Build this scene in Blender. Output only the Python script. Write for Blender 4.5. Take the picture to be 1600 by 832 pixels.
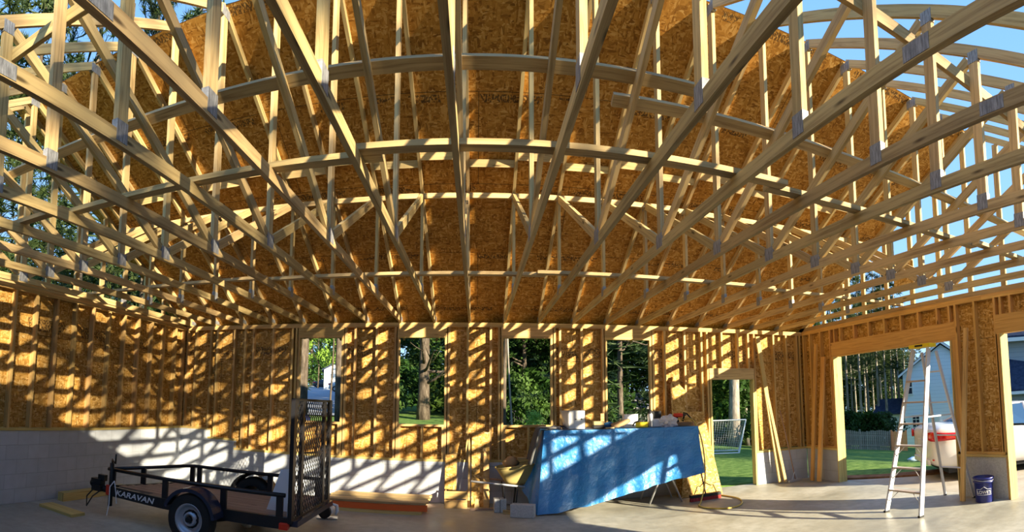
import bpy, bmesh, math, random
from mathutils import Vector, Matrix, noise
R = random.Random(7)
for o in list(bpy.data.objects):
    bpy.data.objects.remove(o)
SC = bpy.context.scene
COL = SC.collection

# ------------------------------------------------------------------ camera, sky, sun, exposure
PITCH, ROLL, EYE, FPX = 0.0841, 0.0069, 1.64, 803.094
cam = bpy.data.cameras.new('camera')
cam.type = 'PANO'
cam.panorama_type = 'CENTRAL_CYLINDRICAL'
cam.central_cylindrical_range_u_min = (0 - 745.2) / FPX
cam.central_cylindrical_range_u_max = (1600 - 745.2) / FPX
cam.central_cylindrical_range_v_min = (567.9 - 832) / FPX
cam.central_cylindrical_range_v_max = 567.9 / FPX
cam.clip_start = 0.02
camo = bpy.data.objects.new('camera', cam)
COL.objects.link(camo)
_c, _s = math.cos(PITCH), math.sin(PITCH)
_cr, _sr = math.cos(ROLL), math.sin(ROLL)
_fw = Vector((0, _c, _s)); _up0 = Vector((0, -_s, _c)); _rt0 = Vector((1, 0, 0))
_rt = _rt0 * _cr + _up0 * _sr
_up = -_rt0 * _sr + _up0 * _cr
_m = Matrix(((_rt.x, _up.x, -_fw.x, 0), (_rt.y, _up.y, -_fw.y, 0), (_rt.z, _up.z, -_fw.z, 0), (0, 0, 0, 1)))
camo.matrix_world = Matrix.Translation((0, 0, EYE)) @ _m
SC.camera = camo

SKY_STRENGTH = 0.97
w = bpy.data.worlds.new('sky'); SC.world = w; w.use_nodes = True
nt = w.node_tree; nt.nodes.clear()
_o = nt.nodes.new('ShaderNodeOutputWorld'); _b = nt.nodes.new('ShaderNodeBackground')
_t = nt.nodes.new('ShaderNodeTexCoord'); _x = nt.nodes.new('ShaderNodeSeparateXYZ'); _r = nt.nodes.new('ShaderNodeValToRGB')
nt.links.new(_t.outputs['Generated'], _x.inputs[0]); nt.links.new(_x.outputs['Z'], _r.inputs[0])
_r.color_ramp.elements[0].position = 0.0; _r.color_ramp.elements[0].color = (0.52, 0.80, 1.0, 1)
_r.color_ramp.elements[1].position = 0.75; _r.color_ramp.elements[1].color = (0.17, 0.40, 0.86, 1)
_e = _r.color_ramp.elements.new(0.22); _e.color = (0.31, 0.58, 0.97, 1)
nt.links.new(_r.outputs[0], _b.inputs[0]); nt.links.new(_b.outputs[0], _o.inputs[0])
_b.inputs[1].default_value = SKY_STRENGTH

sun = bpy.data.lights.new('sun', 'SUN'); sun.energy = 11.8; sun.color = (1.0, 0.87, 0.64); sun.angle = 0.0093
suno = bpy.data.objects.new('sun', sun); COL.objects.link(suno)
suno.rotation_euler = Vector((-0.65, 0.765, -0.308)).to_track_quat('-Z', 'Y').to_euler()
suno.location = (30, -30, 20)

SC.view_settings.view_transform = 'Standard'
SC.view_settings.look = 'None'
SC.view_settings.exposure = 0.6
SC.view_settings.gamma = 1.0
SC.view_settings.use_curve_mapping = False
SC.cycles.max_bounces = 8
SC.cycles.diffuse_bounces = 5
SC.cycles.transparent_max_bounces = 12

# ------------------------------------------------------------------ materials
def mat(name, col=(.5, .5, .5), rough=.6, metal=0.0, spec=.3):
    m = bpy.data.materials.new(name); m.use_nodes = True
    b = m.node_tree.nodes['Principled BSDF']
    b.inputs['Base Color'].default_value = (*col, 1); b.inputs['Roughness'].default_value = rough
    b.inputs['Metallic'].default_value = metal; b.inputs['Specular IOR Level'].default_value = spec
    return m
class N:
    """small node helper"""
    def __init__(s, m):
        s.m = m; s.t = m.node_tree; s.b = s.t.nodes['Principled BSDF']
    def n(s, kind, **kw):
        x = s.t.nodes.new('ShaderNode' + kind)
        for k, v in kw.items(): setattr(x, k, v)
        return x
    def l(s, a, b): s.t.links.new(a, b)
    def uv(s, scale=(1, 1, 1), rot=0.0, src='UV'):
        c = s.n('TexCoord'); mp = s.n('Mapping'); mp.inputs['Scale'].default_value = scale
        mp.inputs['Rotation'].default_value = (0, 0, rot)
        s.l(c.outputs[src], mp.inputs[0]); return mp.outputs[0]
    def noise(s, vec, scale=1, detail=3, rough=.5, dist=0):
        x = s.n('TexNoise'); x.inputs['Scale'].default_value = scale; x.inputs['Detail'].default_value = detail
        x.inputs['Roughness'].default_value = rough; x.inputs['Distortion'].default_value = dist
        s.l(vec, x.inputs['Vector']); return x.outputs['Fac']
    def ramp(s, fac, stops, interp='LINEAR'):
        r = s.n('ValToRGB'); r.color_ramp.interpolation = interp
        el = r.color_ramp.elements
        while len(el) < len(stops): el.new(.5)
        for e, (p, c) in zip(el, stops):
            e.position = p; e.color = (*c, 1) if len(c) == 3 else c
        s.l(fac, r.inputs[0]); return r.outputs[0]
    def mix(s, fac, a, b, mode='MIX'):
        x = s.n('Mix', data_type='RGBA', blend_type=mode)
        for sock, v in ((x.inputs['Factor'], fac), (x.inputs['A'], a), (x.inputs['B'], b)):
            if isinstance(v, (int, float)): sock.default_value = v
            elif isinstance(v, tuple): sock.default_value = (*v, 1)
            else: s.l(v, sock)
        return x.outputs['Result']
    def math(s, op, a, b=0.0):
        x = s.n('Math', operation=op)
        for i, v in enumerate((a, b)):
            if isinstance(v, (int, float)): x.inputs[i].default_value = v
            else: s.l(v, x.inputs[i])
        return x.outputs[0]
    def rnd(s, lo, hi):
        o = s.n('ObjectInfo'); mr = s.n('MapRange'); mr.inputs['To Min'].default_value = lo; mr.inputs['To Max'].default_value = hi
        s.l(o.outputs['Random'], mr.inputs[0]); return mr.outputs[0]
    def tint(s, col, vlo=.85, vhi=1.12, hlo=.493, hhi=.507):
        h = s.n('HueSaturation'); s.l(s.rnd(vlo, vhi), h.inputs['Value'])
        o = s.n('ObjectInfo'); m2 = s.math('FRACT', s.math('MULTIPLY', o.outputs['Random'], 7.31))
        mr = s.n('MapRange'); mr.inputs['To Min'].default_value = hlo; mr.inputs['To Max'].default_value = hhi
        s.l(m2, mr.inputs[0]); s.l(mr.outputs[0], h.inputs['Hue']); s.l(col, h.inputs['Color']); return h.outputs[0]
    def col(s, c): s.l(c, s.b.inputs['Base Color'])
    def bump(s, h, strength=.3, dist=.01):
        x = s.n('Bump'); x.inputs['Strength'].default_value = strength; x.inputs['Distance'].default_value = dist
        s.l(h, x.inputs['Height']); s.l(x.outputs[0], s.b.inputs['Normal'])

def wood(name, light, dark, rough=.65, vlo=.82, vhi=1.12, knots=True):
    m = mat(name, light, rough, spec=.25); k = N(m)
    g = k.noise(k.uv((1.6, 34, 1)), 1.0, 4, .6, .8)
    c = k.ramp(g, [(.3, dark), (.52, light), (.75, tuple(min(1, v * 1.12) for v in light))])
    big = k.noise(k.uv((.9, 5, 1)), 1.0, 2)
    c = k.mix(k.ramp(big, [(.4, (0, 0, 0)), (.75, (.35, .35, .35))]), c, dark)
    if knots:
        v = k.n('TexVoronoi'); v.inputs['Scale'].default_value = 1.0
        k.l(k.uv((1.5, 6.5, 1)), v.inputs['Vector'])
        f = k.ramp(v.outputs['Distance'], [(.05, (1, 1, 1)), (.11, (0, 0, 0))])
        c = k.mix(f, c, tuple(v * .38 for v in dark))
    k.col(k.tint(c, vlo, vhi))
    return m
LUMBER = wood('framing_lumber', (.60, .395, .15), (.36, .205, .065))
LUMBER_PALE = wood('pale_truss_lumber', (.55, .395, .175), (.31, .20, .08), vlo=.76, vhi=1.15)
LUMBER_ORANGE = wood('orange_lumber', (.62, .36, .11), (.45, .23, .06), vlo=.9, vhi=1.08)
TREATED = wood('treated_sill', (.60, .45, .16), (.42, .29, .09))
DECKWOOD = wood('deck_plank', (.42, .27, .19), (.25, .15, .10))
OLDWOOD = wood('weathered_picket', (.33, .29, .22), (.16, .14, .10))
CEDAR = wood('cedar_picket', (.95, .36, .12), (.85, .28, .08), vlo=1, vhi=1.1)
PLY = wood('dark_plywood', (.28, .16, .08), (.17, .09, .045), knots=False)

def osb(name, pw, ph, light=1.0, stamps=True, bl=1.0):
    m = mat(name, (.45, .24, .07), .7, spec=.2); k = N(m)
    outs = []
    for sc_, rot in (((11, 48, 1), .25), ((46, 12, 1), -.3), ((18, 40, 1), .95)):
        v = k.n('TexVoronoi'); v.inputs['Scale'].default_value = 1.0
        wn = k.n('TexNoise'); wn.inputs['Scale'].default_value = 5.0; wn.inputs['Detail'].default_value = 2; k.l(k.uv(), wn.inputs['Vector'])
        va = k.n('VectorMath', operation='MULTIPLY_ADD'); va.inputs[1].default_value = (.06, .06, 0); k.l(wn.outputs['Color'], va.inputs[0]); k.l(k.uv(), va.inputs[2])
        mp = k.n('Mapping'); mp.inputs['Scale'].default_value = sc_; mp.inputs['Rotation'].default_value = (0, 0, rot); k.l(va.outputs[0], mp.inputs[0])
        k.l(mp.outputs[0], v.inputs['Vector'])
        sp = k.n('SeparateColor'); k.l(v.outputs['Color'], sp.inputs[0]); outs.append(sp.outputs[0])
    msk = k.ramp(k.noise(k.uv((9, 9, 1)), 1, 2), [(.47, (0, 0, 0)), (.53, (1, 1, 1))])
    f = k.mix(msk, outs[0], outs[1])
    msk2 = k.ramp(k.noise(k.uv((13, 11, 1)), 1.3, 2), [(.52, (0, 0, 0)), (.57, (1, 1, 1))])
    f = k.mix(msk2, f, outs[2])
    L = lambda c: (c[0] * light, c[1] * light * (1 + .28 * (bl - 1)), c[2] * light * bl)
    c = k.ramp(f, [(.0, L((.21, .085, .012))), (.30, L((.38, .170, .025))), (.7, L((.52, .255, .048))), (1, L((.68, .40, .12)))])
    lg = k.noise(k.uv((.7, .7, 1)), 1, 3)
    c = k.mix(k.ramp(lg, [(.35, (0, 0, 0)), (.8, (.4, .4, .4))]), c, L((.32, .13, .018)))
    br = k.n('TexBrick'); br.inputs['Scale'].default_value = 1.0
    br.inputs['Brick Width'].default_value = pw; br.inputs['Row Height'].default_value = ph
    br.inputs['Mortar Size'].default_value = .0035; br.inputs['Mortar Smooth'].default_value = .1
    br.offset = .5 if pw > ph else 0.0
    k.l(k.uv(), br.inputs['Vector'])
    c = k.mix(br.outputs['Fac'], c, (.035, .02, .01))
    if stamps:
        sx = k.n('SeparateXYZ'); k.l(k.uv(), sx.inputs[0])
        fr = k.math('FRACT', k.math('DIVIDE', sx.outputs[1], ph))
        band = k.math('MULTIPLY', k.math('GREATER_THAN', fr, .025), k.math('LESS_THAN', fr, .10))
        gate = k.math('GREATER_THAN', k.noise(k.uv((1.1, .8, 1)), 1, 1), .50)
        ink = k.math('GREATER_THAN', k.noise(k.uv((52, 26, 1)), 1, 1), .50)
        c = k.mix(k.math('MULTIPLY', k.math('MULTIPLY', band, gate), k.math('MULTIPLY', ink, .8)), c, (.05, .03, .015))
    k.col(c); k.bump(f, .15, .004)
    return m
OSB_WALL = osb('wall_osb', 1.22, 2.44, 1.0, True, 1.6)
OSB_ROOF = osb('roof_osb', 2.44, 1.22, .92)
OSB_PANEL = osb('loose_osb', 3.1, 3.3, 1.15, False, 1.9)

def block_mat():
    m = mat('painted_block', (.4, .42, .44), .75, spec=.2); k = N(m)
    br = k.n('TexBrick'); br.inputs['Scale'].default_value = 1.0; br.offset = .5
    br.inputs['Brick Width'].default_value = .406; br.inputs['Row Height'].default_value = .206
    br.inputs['Mortar Size'].default_value = .006; br.inputs['Mortar Smooth'].default_value = .5
    br.inputs['Color1'].default_value = (.50, .53, .57, 1); br.inputs['Color2'].default_value = (.44, .47, .51, 1)
    br.inputs['Mortar'].default_value = (.36, .38, .41, 1)
    k.l(k.uv(), br.inputs['Vector'])
    c = k.mix(k.ramp(k.noise(k.uv((6, 6, 1)), 1, 4), [(.35, (0, 0, 0)), (.8, (.5, .5, .5))]), br.outputs['Color'], (.36, .37, .385))
    k.col(c)
    h = k.math('ADD', k.math('MULTIPLY', br.outputs['Fac'], -1.0), k.math('MULTIPLY', k.noise(k.uv((60, 60, 1)), 1, 3), .35))
    k.bump(h, .5, .006)
    return m
BLOCK = block_mat()
def concrete():
    m = mat('slab_concrete', (.33, .3, .25), .55, spec=.35); k = N(m)
    a = k.noise(k.uv((.55, .8, 1)), 1, 5, .6, .6); b = k.noise(k.uv((7, 7, 1)), 1, 5, .65)
    c = k.ramp(a, [(.3, (.25, .24, .19)), (.5, (.40, .385, .31)), (.72, (.55, .54, .47))])
    c = k.mix(k.ramp(b, [(.4, (0, 0, 0)), (.75, (.55, .55, .55))]), c, (.21, .19, .14))
    d = k.noise(k.uv((30, 30, 1)), 1, 2)
    c = k.mix(k.ramp(d, [(.70, (0, 0, 0)), (.76, (.6, .6, .6))]), c, (.50, .45, .34))
    k.col(c)
    rr = k.ramp(a, [(.3, (.38, .38, .38)), (.7, (.7, .7, .7))]); k.l(rr, k.b.inputs['Roughness'])
    k.bump(k.noise(k.uv((14, 14, 1)), 1, 4), .15, .006)
    return m
CONCRETE = concrete()
def speckle(name, cols, scale=(3, 3, 1), rough=.9, bump=.5, src='Object', bd=.03, spec=.1):
    m = mat(name, cols[1], rough, spec=spec); k = N(m)
    f = k.noise(k.uv(scale, src=src), 1, 6, .65)
    k.col(k.ramp(f, [(.3, cols[0]), (.5, cols[1]), (.72, cols[2])])); k.bump(f, bump, bd)
    return m
LAWN = speckle('lawn_grass', ((.05, .10, .02), (.11, .19, .04), (.20, .28, .07)), (5, 5, 5))
DIRT = speckle('red_dirt', ((.12, .06, .03), (.2, .10, .05), (.3, .17, .09)))
ASPHALT = speckle('asphalt', ((.19, .21, .25), (.25, .27, .31), (.31, .33, .36)), (2, 2, 2))
DRIVE = speckle('drive_concrete', ((.32, .28, .22), (.42, .38, .31), (.5, .46, .38)), (1.5, 1.5, 1.5), bump=.1)
BARK = speckle('pine_bark', ((.035, .026, .018), (.085, .066, .048), (.19, .155, .115)), (9, 9, 2.5), bump=.9)
BARK_PALE = speckle('pale_bark', ((.12, .10, .08), (.26, .225, .18), (.48, .43, .35)), (9, 9, 2.2), bump=.6)
def leafmat(name, a, b, trans=.35):
    m = mat(name, a, .6, spec=.2); k = N(m)
    f = k.noise(k.uv((1.3, 1.3, 1.3), src='Object'), 1, 2)
    c = k.tint(k.ramp(f, [(.35, a), (.65, b)]), .75, 1.25, .48, .515)
    k.col(c)
    tr = k.n('BsdfTranslucent'); k.l(c, tr.inputs[0]); mx = k.n('MixShader'); mx.inputs[0].default_value = trans
    out = [x for x in k.t.nodes if x.type == 'OUTPUT_MATERIAL'][0]
    k.l(k.b.outputs[0], mx.inputs[1]); k.l(tr.outputs[0], mx.inputs[2]); k.l(mx.outputs[0], out.inputs[0])
    return m
NEEDLES = leafmat('pine_needles', (.016, .034, .012), (.055, .085, .022), .25)
LEAF = leafmat('broad_leaves', (.018, .048, .010), (.062, .125, .020))
LEAF_BRIGHT = leafmat('bright_leaves', (.16, .36, .04), (.30, .52, .09))
STEEL_PLATE = speckle('galvanised_plate', ((.10, .10, .10), (.22, .22, .22), (.42, .42, .42)), (10, 90, 14), .45, .2, bd=.002, spec=.5)
BLACK_STEEL = mat('black_painted_steel', (.012, .012, .014), .38, 0, .45)
FENDER = mat('blue_black_fender', (.02, .025, .05), .25, 0, .5)
RUBBER = mat('tyre_rubber', (.018, .018, .018), .8)
RIM = mat('grey_rim', (.42, .46, .52), .35, .5)
GALV = mat('galvanised_steel', (.55, .56, .58), .4, .6)
ALU = mat('ladder_aluminium', (.60, .61, .63), .38, .35)
ALU_STEP = mat('ladder_tread', (.50, .40, .32), .5, .25)
WHITE = mat('white_paint', (.78, .78, .76), .5)
WHITE_PLASTIC = mat('white_plastic', (.75, .76, .78), .35)
RED = mat('red_plastic', (.62, .04, .015), .35)
RED_BRISTLE = mat('red_bristles', (.33, .045, .04), .9)
ORANGE_PAINT = mat('orange_paint', (.75, .14, .03), .6)
YELLOW = mat('yellow_plastic', (.85, .62, .02), .4)
YELLOW_HOSE = mat('yellow_rubber_hose', (.62, .45, .10), .45)
BLACK = mat('black_plastic', (.015, .015, .015), .5)
DARK = mat('dark_cloth', (.02, .02, .028), .9)
GREYCLOTH = mat('grey_cloth', (.10, .10, .098), .95)
TAN = mat('tan_leather', (.42, .26, .12), .8)
BLUECLOTH = mat('blue_cloth', (.03, .14, .32), .8)
NAVY = mat('navy_cloth', (.03, .05, .16), .8)
SILVER = mat('brushed_silver', (.62, .62, .62), .3, .8)
PALE = mat('pale_grey_plastic', (.62, .62, .60), .4)
CMU = speckle('raw_block', ((.36, .36, .36), (.46, .46, .45), (.56, .56, .55)), (45, 45, 45), .9, .4, bd=.004)
TUB = mat('olive_wheelbarrow_tub', (.42, .33, .12), .5)
GLASS_DARK = mat('dark_window_glass', (.02, .03, .05), .08, 0, .6)
CAR_GLASS = mat('blue_tinted_glass', (.05, .12, .25), .06, 0, .8)
CAR_PAINT = mat('white_car_paint', (.78, .76, .72), .18, 0, .6)
TAIL = mat('red_tail_lamp', (.55, .01, .01), .12, 0, .6)
CLEAR = mat('clear_plastic', (.8, .8, .82), .15, 0, .5)
CLEAR.node_tree.nodes['Principled BSDF'].inputs['Alpha'].default_value = .55
def siding(name, c1, c2, pitch=.15):
    m = mat(name, c1, .6); k = N(m)
    sx = k.n('SeparateXYZ'); k.l(k.uv(), sx.inputs[0])
    f = k.math('FRACT', k.math('DIVIDE', sx.outputs[1], pitch))
    k.col(k.ramp(f, [(.0, c2), (.12, c1), (1, c1)])); k.bump(f, .5, .02)
    return m
SIDING_BLUE = siding('blue_grey_siding', (.72, .79, .87), (.46, .53, .61), .28)
SIDING_GREY = siding('pale_grey_siding', (.60, .63, .64), (.38, .40, .42), .28)
SIDING_DARK = siding('dark_grey_siding', (.34, .38, .41), (.2, .23, .25), .28)
SHINGLE = speckle('dark_shingles', ((.018, .024, .045), (.03, .04, .07), (.05, .06, .09)), (4, 4, 4), .85, .3)
def tarp_mat():
    m = mat('blue_tarp', (.015, .13, .40), .36, 0, .6); k = N(m)
    f = k.noise(k.uv((9, 7, 1)), 1, 5, .65, 1.2); g = k.noise(k.uv((2.2, 2.2, 1)), 1, 3)
    k.col(k.ramp(g, [(.3, (.012, .15, .42)), (.7, (.035, .25, .58))]))
    v = k.n('TexVoronoi', feature='DISTANCE_TO_EDGE'); v.inputs['Scale'].default_value = 1; k.l(k.uv((9, 9, 1)), v.inputs['Vector'])
    k.bump(k.math('ADD', f, k.math('MULTIPLY', v.outputs['Distance'], .6)), .8, .02)
    return m
TARP = tarp_mat()

# ------------------------------------------------------------------ mesh helpers
V3 = lambda p: p if isinstance(p, Vector) else Vector(p)
class MB:
    def __init__(s): s.v = []; s.f = []; s.uv = []
    def quad(s, pts, uvs=None):
        i = len(s.v); s.v += [V3(p) for p in pts]; s.f.append(tuple(range(i, i + len(pts))))
        s.uv.append(uvs or [(0, 0)] * len(pts)); return s
    def hexa(s, c, axes, ou=0, ov=0):
        """c centre; axes three half vectors; face UVs in metres, u along axis 0"""
        a, b, d = axes
        P = lambda i, j, k: c + a * i + b * j + d * k
        la, lb, ld = a.length, b.length, d.length
        i = len(s.v)
        s.v += [P(x, y, z) for x in (-1, 1) for y in (-1, 1) for z in (-1, 1)]
        idx = lambda x, y, z: i + (x > 0) * 4 + (y > 0) * 2 + (z > 0)
        def face(q, fu, fv):
            s.f.append(tuple(idx(*t) for t in q)); s.uv.append([(ou + fu(t), ov + fv(t)) for t in q])
        fa = lambda t: t[0] * la; fb = lambda t: t[1] * lb; fd = lambda t: t[2] * ld
        per = 2 * (lb + ld)
        face([(-1, -1, 1), (1, -1, 1), (1, 1, 1), (-1, 1, 1)], fa, fb)
        face([(-1, 1, -1), (1, 1, -1), (1, -1, -1), (-1, -1, -1)], fa, lambda t: fb(t) + per * .5)
        face([(-1, -1, -1), (1, -1, -1), (1, -1, 1), (-1, -1, 1)], fa, lambda t: fd(t) + per * .25)
        face([(-1, 1, 1), (1, 1, 1), (1, 1, -1), (-1, 1, -1)], fa, lambda t: fd(t) + per * .75)
        face([(1, -1, -1), (1, 1, -1), (1, 1, 1), (1, -1, 1)], fb, fd)
        face([(-1, -1, 1), (-1, 1, 1), (-1, 1, -1), (-1, -1, -1)], fb, fd)
        return s
    def board(s, p0, p1, wd, th, ref=(0, 0, 1)):
        """timber from p0 to p1, width wd along ref, thickness th across"""
        p0, p1 = V3(p0), V3(p1); d = p1 - p0; L = d.length; d = d / L
        r = V3(ref); r = (r - d * r.dot(d)).normalized(); t = d.cross(r)
        return s.hexa((p0 + p1) / 2, (d * L / 2, r * wd / 2, t * th / 2), R.uniform(0, 50), R.uniform(0, 20))
    def slab(s, lo, hi):
        """axis aligned panel; UV in world metres by face"""
        (x0, y0, z0), (x1, y1, z1) = lo, hi
        def q(p, a, b): s.quad(p, [(t[a], t[b]) for t in p])
        q([(x0, y0, z0), (x1, y0, z0), (x1, y0, z1), (x0, y0, z1)], 0, 2)
        q([(x1, y1, z0), (x0, y1, z0), (x0, y1, z1), (x1, y1, z1)], 0, 2)
        q([(x0, y1, z0), (x0, y0, z0), (x0, y0, z1), (x0, y1, z1)], 1, 2)
        q([(x1, y0, z0), (x1, y1, z0), (x1, y1, z1), (x1, y0, z1)], 1, 2)
        q([(x0, y0, z1), (x1, y0, z1), (x1, y1, z1), (x0, y1, z1)], 0, 1)
        q([(x0, y1, z0), (x1, y1, z0), (x1, y0, z0), (x0, y0, z0)], 0, 1)
        return s
    def box(s, c, size, rz=0.0, tilt=None):
        m = Matrix.Rotation(rz, 3, 'Z')
        if tilt: m = m @ Matrix.Rotation(tilt[0], 3, tilt[1])
        ax = [m @ Vector((size[0] / 2, 0, 0)), m @ Vector((0, size[1] / 2, 0)), m @ Vector((0, 0, size[2] / 2))]
        return s.hexa(V3(c), ax, R.uniform(0, 9), R.uniform(0, 9))
    def tube(s, pts, r, n=8, cap=True):
        pts = [V3(p) for p in pts]; rs = r if isinstance(r, (list, tuple)) else [r] * len(pts)
        rings = []; prev = None
        for i, p in enumerate(pts):
            d = (pts[min(i + 1, len(pts) - 1)] - pts[max(i - 1, 0)])
            d = d.normalized() if d.length > 1e-9 else Vector((0, 0, 1))
            if prev is None: u = d.orthogonal().normalized()
            else:
                u = prev - d * prev.dot(d); u = u.normalized() if u.length > 1e-6 else d.orthogonal().normalized()
            prev = u; vv = d.cross(u); st = len(s.v)
            for k in range(n):
                a = 2 * math.pi * k / n; s.v.append(p + (u * math.cos(a) + vv * math.sin(a)) * rs[i])
            rings.append(st)
        for i in range(len(rings) - 1):
            a, b = rings[i], rings[i + 1]
            for k in range(n):
                k2 = (k + 1) % n; s.f.append((a + k, a + k2, b + k2, b + k)); s.uv.append([(i, k), (i, k + 1), (i + 1, k + 1), (i + 1, k)])
        if cap:
            s.f.append(tuple(rings[0] + k for k in reversed(range(n)))); s.uv.append([(0, 0)] * n)
            s.f.append(tuple(rings[-1] + k for k in range(n))); s.uv.append([(0, 0)] * n)
        return s
    def lathe(s, prof, c=(0, 0, 0), n=24, axis=(0, 0, 1)):
        """profile [(radius, height)] turned about axis through c"""
        c = V3(c); ax = V3(axis).normalized(); u = ax.orthogonal().normalized(); v = ax.cross(u); rings = []
        for (r, h) in prof:
            st = len(s.v)
            for k in range(n):
                a = 2 * math.pi * k / n; s.v.append(c + ax * h + (u * math.cos(a) + v * math.sin(a)) * max(r, 1e-4))
            rings.append(st)
        for i in range(len(rings) - 1):
            a, b = rings[i], rings[i + 1]
            for k in range(n):
                k2 = (k + 1) % n; s.f.append((a + k, a + k2, b + k2, b + k)); s.uv.append([(k / n, i), ((k + 1) / n, i), ((k + 1) / n, i + 1), (k / n, i + 1)])
        return s
    def prism(s, poly, d):
        """planar polygon (3D points) extruded by vector d"""
        poly = [V3(p) for p in poly]; d = V3(d); n = len(poly); i = len(s.v)
        s.v += poly + [p + d for p in poly]
        u0 = (poly[1] - poly[0]).normalized(); nn = d.normalized(); v0 = nn.cross(u0)
        uvp = [((p - poly[0]).dot(u0), (p - poly[0]).dot(v0)) for p in poly]
        s.f.append(tuple(reversed(range(i, i + n)))); s.uv.append(list(reversed(uvp)))
        s.f.append(tuple(range(i + n, i + 2 * n))); s.uv.append(uvp)
        for k in range(n):
            k2 = (k + 1) % n; L = (poly[k2] - poly[k]).length
            s.f.append((i + k, i + k2, i + n + k2, i + n + k)); s.uv.append([(0, 0), (L, 0), (L, d.length), (0, d.length)])
        return s
    def grid(s, fn, nu, nv, uvs=(1, 1)):
        i = len(s.v)
        for a in range(nu + 1):
            for b in range(nv + 1): s.v.append(V3(fn(a / nu, b / nv)))
        for a in range(nu):
            for b in range(nv):
                k = i + a * (nv + 1) + b
                s.f.append((k, k + nv + 1, k + nv + 2, k + 1))
                s.uv.append([(x / nu * uvs[0], y / nv * uvs[1]) for x, y in ((a, b), (a + 1, b), (a + 1, b + 1), (a, b + 1))])
        return s
    def blob(s, c, r, n=10, m=7, rough=.15, seed=0):
        c = V3(c); i = len(s.v)
        for a in range(m + 1):
            for b in range(n):
                th = math.pi * a / m; ph = 2 * math.pi * b / n
                d = Vector((math.sin(th) * math.cos(ph), math.sin(th) * math.sin(ph), math.cos(th)))
                q = 1 + rough * noise.noise(d * 2.2 + Vector((seed, seed * 1.7, 0)))
                s.v.append(c + Vector((d.x * r[0], d.y * r[1], d.z * r[2])) * q)
        for a in range(m):
            for b in range(n):
                b2 = (b + 1) % n
                s.f.append((i + a * n + b, i + (a + 1) * n + b, i + (a + 1) * n + b2, i + a * n + b2)); s.uv.append([(a, b)] * 4)
        return s
    def build(s, name, m, parent=None, smooth=False, origin=None, bevel=0.0):
        me = bpy.data.meshes.new(name)
        og = V3(origin) if origin is not None else (parent['_o'] if parent is not None and '_o' in parent else None)
        og = Vector(og) if og is not None else Vector((0, 0, 0))
        me.from_pydata([tuple(p - og) for p in s.v], [], s.f)
        ul = me.uv_layers.new(name='UVMap'); k = 0
        flat = []
        for q in s.uv:
            for t in q: flat += [t[0], t[1]]
        ul.data.foreach_set('uv', flat)
        me.materials.append(m)
        if smooth:
            me.polygons.foreach_set('use_smooth', [True] * len(me.polygons))
        me.update()
        o = bpy.data.objects.new(name, me); COL.objects.link(o)
        if parent is not None: o.parent = parent
        else: o.location = og
        if bevel:
            b = o.modifiers.new('bevel', 'BEVEL'); b.width = bevel; b.segments = 2; b.limit_method = 'ANGLE'
        return o
def tag(o, label=None, cat=None, group=None, kind=None):
    for k, v in (('label', label), ('category', cat), ('group', group), ('kind', kind)):
        if v: o[k] = v
    return o
def thing(name, label, cat, loc=(0, 0, 0), group=None, kind=None):
    o = bpy.data.objects.new(name, None); COL.objects.link(o); o.location = loc; o['_o'] = tuple(loc); o.empty_display_size = .1
    return tag(o, label, cat, group, kind)
def copy_tree(o, parent=None):
    c = o.copy(); COL.objects.link(c)
    if parent is not None: c.parent = parent
    for ch in list(o.children): copy_tree(ch, c)
    return c
def text_mesh(name, s, size, m, parent, matrix, extrude=.002, scale=(1, 1, 1), shear=0.0):
    cu = bpy.data.curves.new(name, 'FONT'); cu.body = s; cu.size = size; cu.extrude = extrude; cu.align_x = 'CENTER'; cu.align_y = 'CENTER'
    cu.shear = shear; cu.offset = size * .012
    tmp = bpy.data.objects.new('tmp', cu); COL.objects.link(tmp); bpy.context.view_layer.update()
    me = bpy.data.meshes.new_from_object(tmp.evaluated_get(bpy.context.evaluated_depsgraph_get()))
    bpy.data.objects.remove(tmp)
    me.name = name
    me.transform(matrix @ Matrix.Diagonal((*scale, 1)))
    og = Vector(parent['_o']) if '_o' in parent else Vector((0, 0, 0))
    me.transform(Matrix.Translation(-og))
    me.materials.clear(); me.materials.append(m)
    o = bpy.data.objects.new(name, me); COL.objects.link(o); o.parent = parent
    return o
ORD = ['first', 'second', 'third', 'fourth', 'fifth', 'sixth', 'seventh', 'eighth', 'ninth', 'tenth', 'eleventh', 'twelfth', 'thirteenth',
       'fourteenth', 'fifteenth', 'sixteenth', 'seventeenth', 'eighteenth', 'nineteenth', 'twentieth', 'twenty-first', 'twenty-second', 'twenty-third']

# ------------------------------------------------------------------ the setting: slab, walls, roof sheathing
YB, XL, XR, H, YF = 8.89, -5.69, 6.56, 3.10, -0.35
def S(name): return thing(name, kind='structure', label=None, cat=None)
fl = MB().slab((XL - .2, YF - .2, -.15), (XR + .2, YB + .2, 0)).build('floor', CONCRETE); tag(fl, kind='structure')

def sheath_rects(x0, x1, z0, z1, holes):
    """panel rectangles left over around holes (sorted, not overlapping)"""
    out = []; x = x0
    for (a, b, c, d) in sorted(holes):
        if a > x: out.append((x, a, z0, z1))
        if c > z0: out.append((a, b, z0, c))
        if d < z1: out.append((a, b, d, z1))
        x = b
    if x < x1: out.append((x, x1, z0, z1))
    return out
ST = .038; WD = .089
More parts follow.
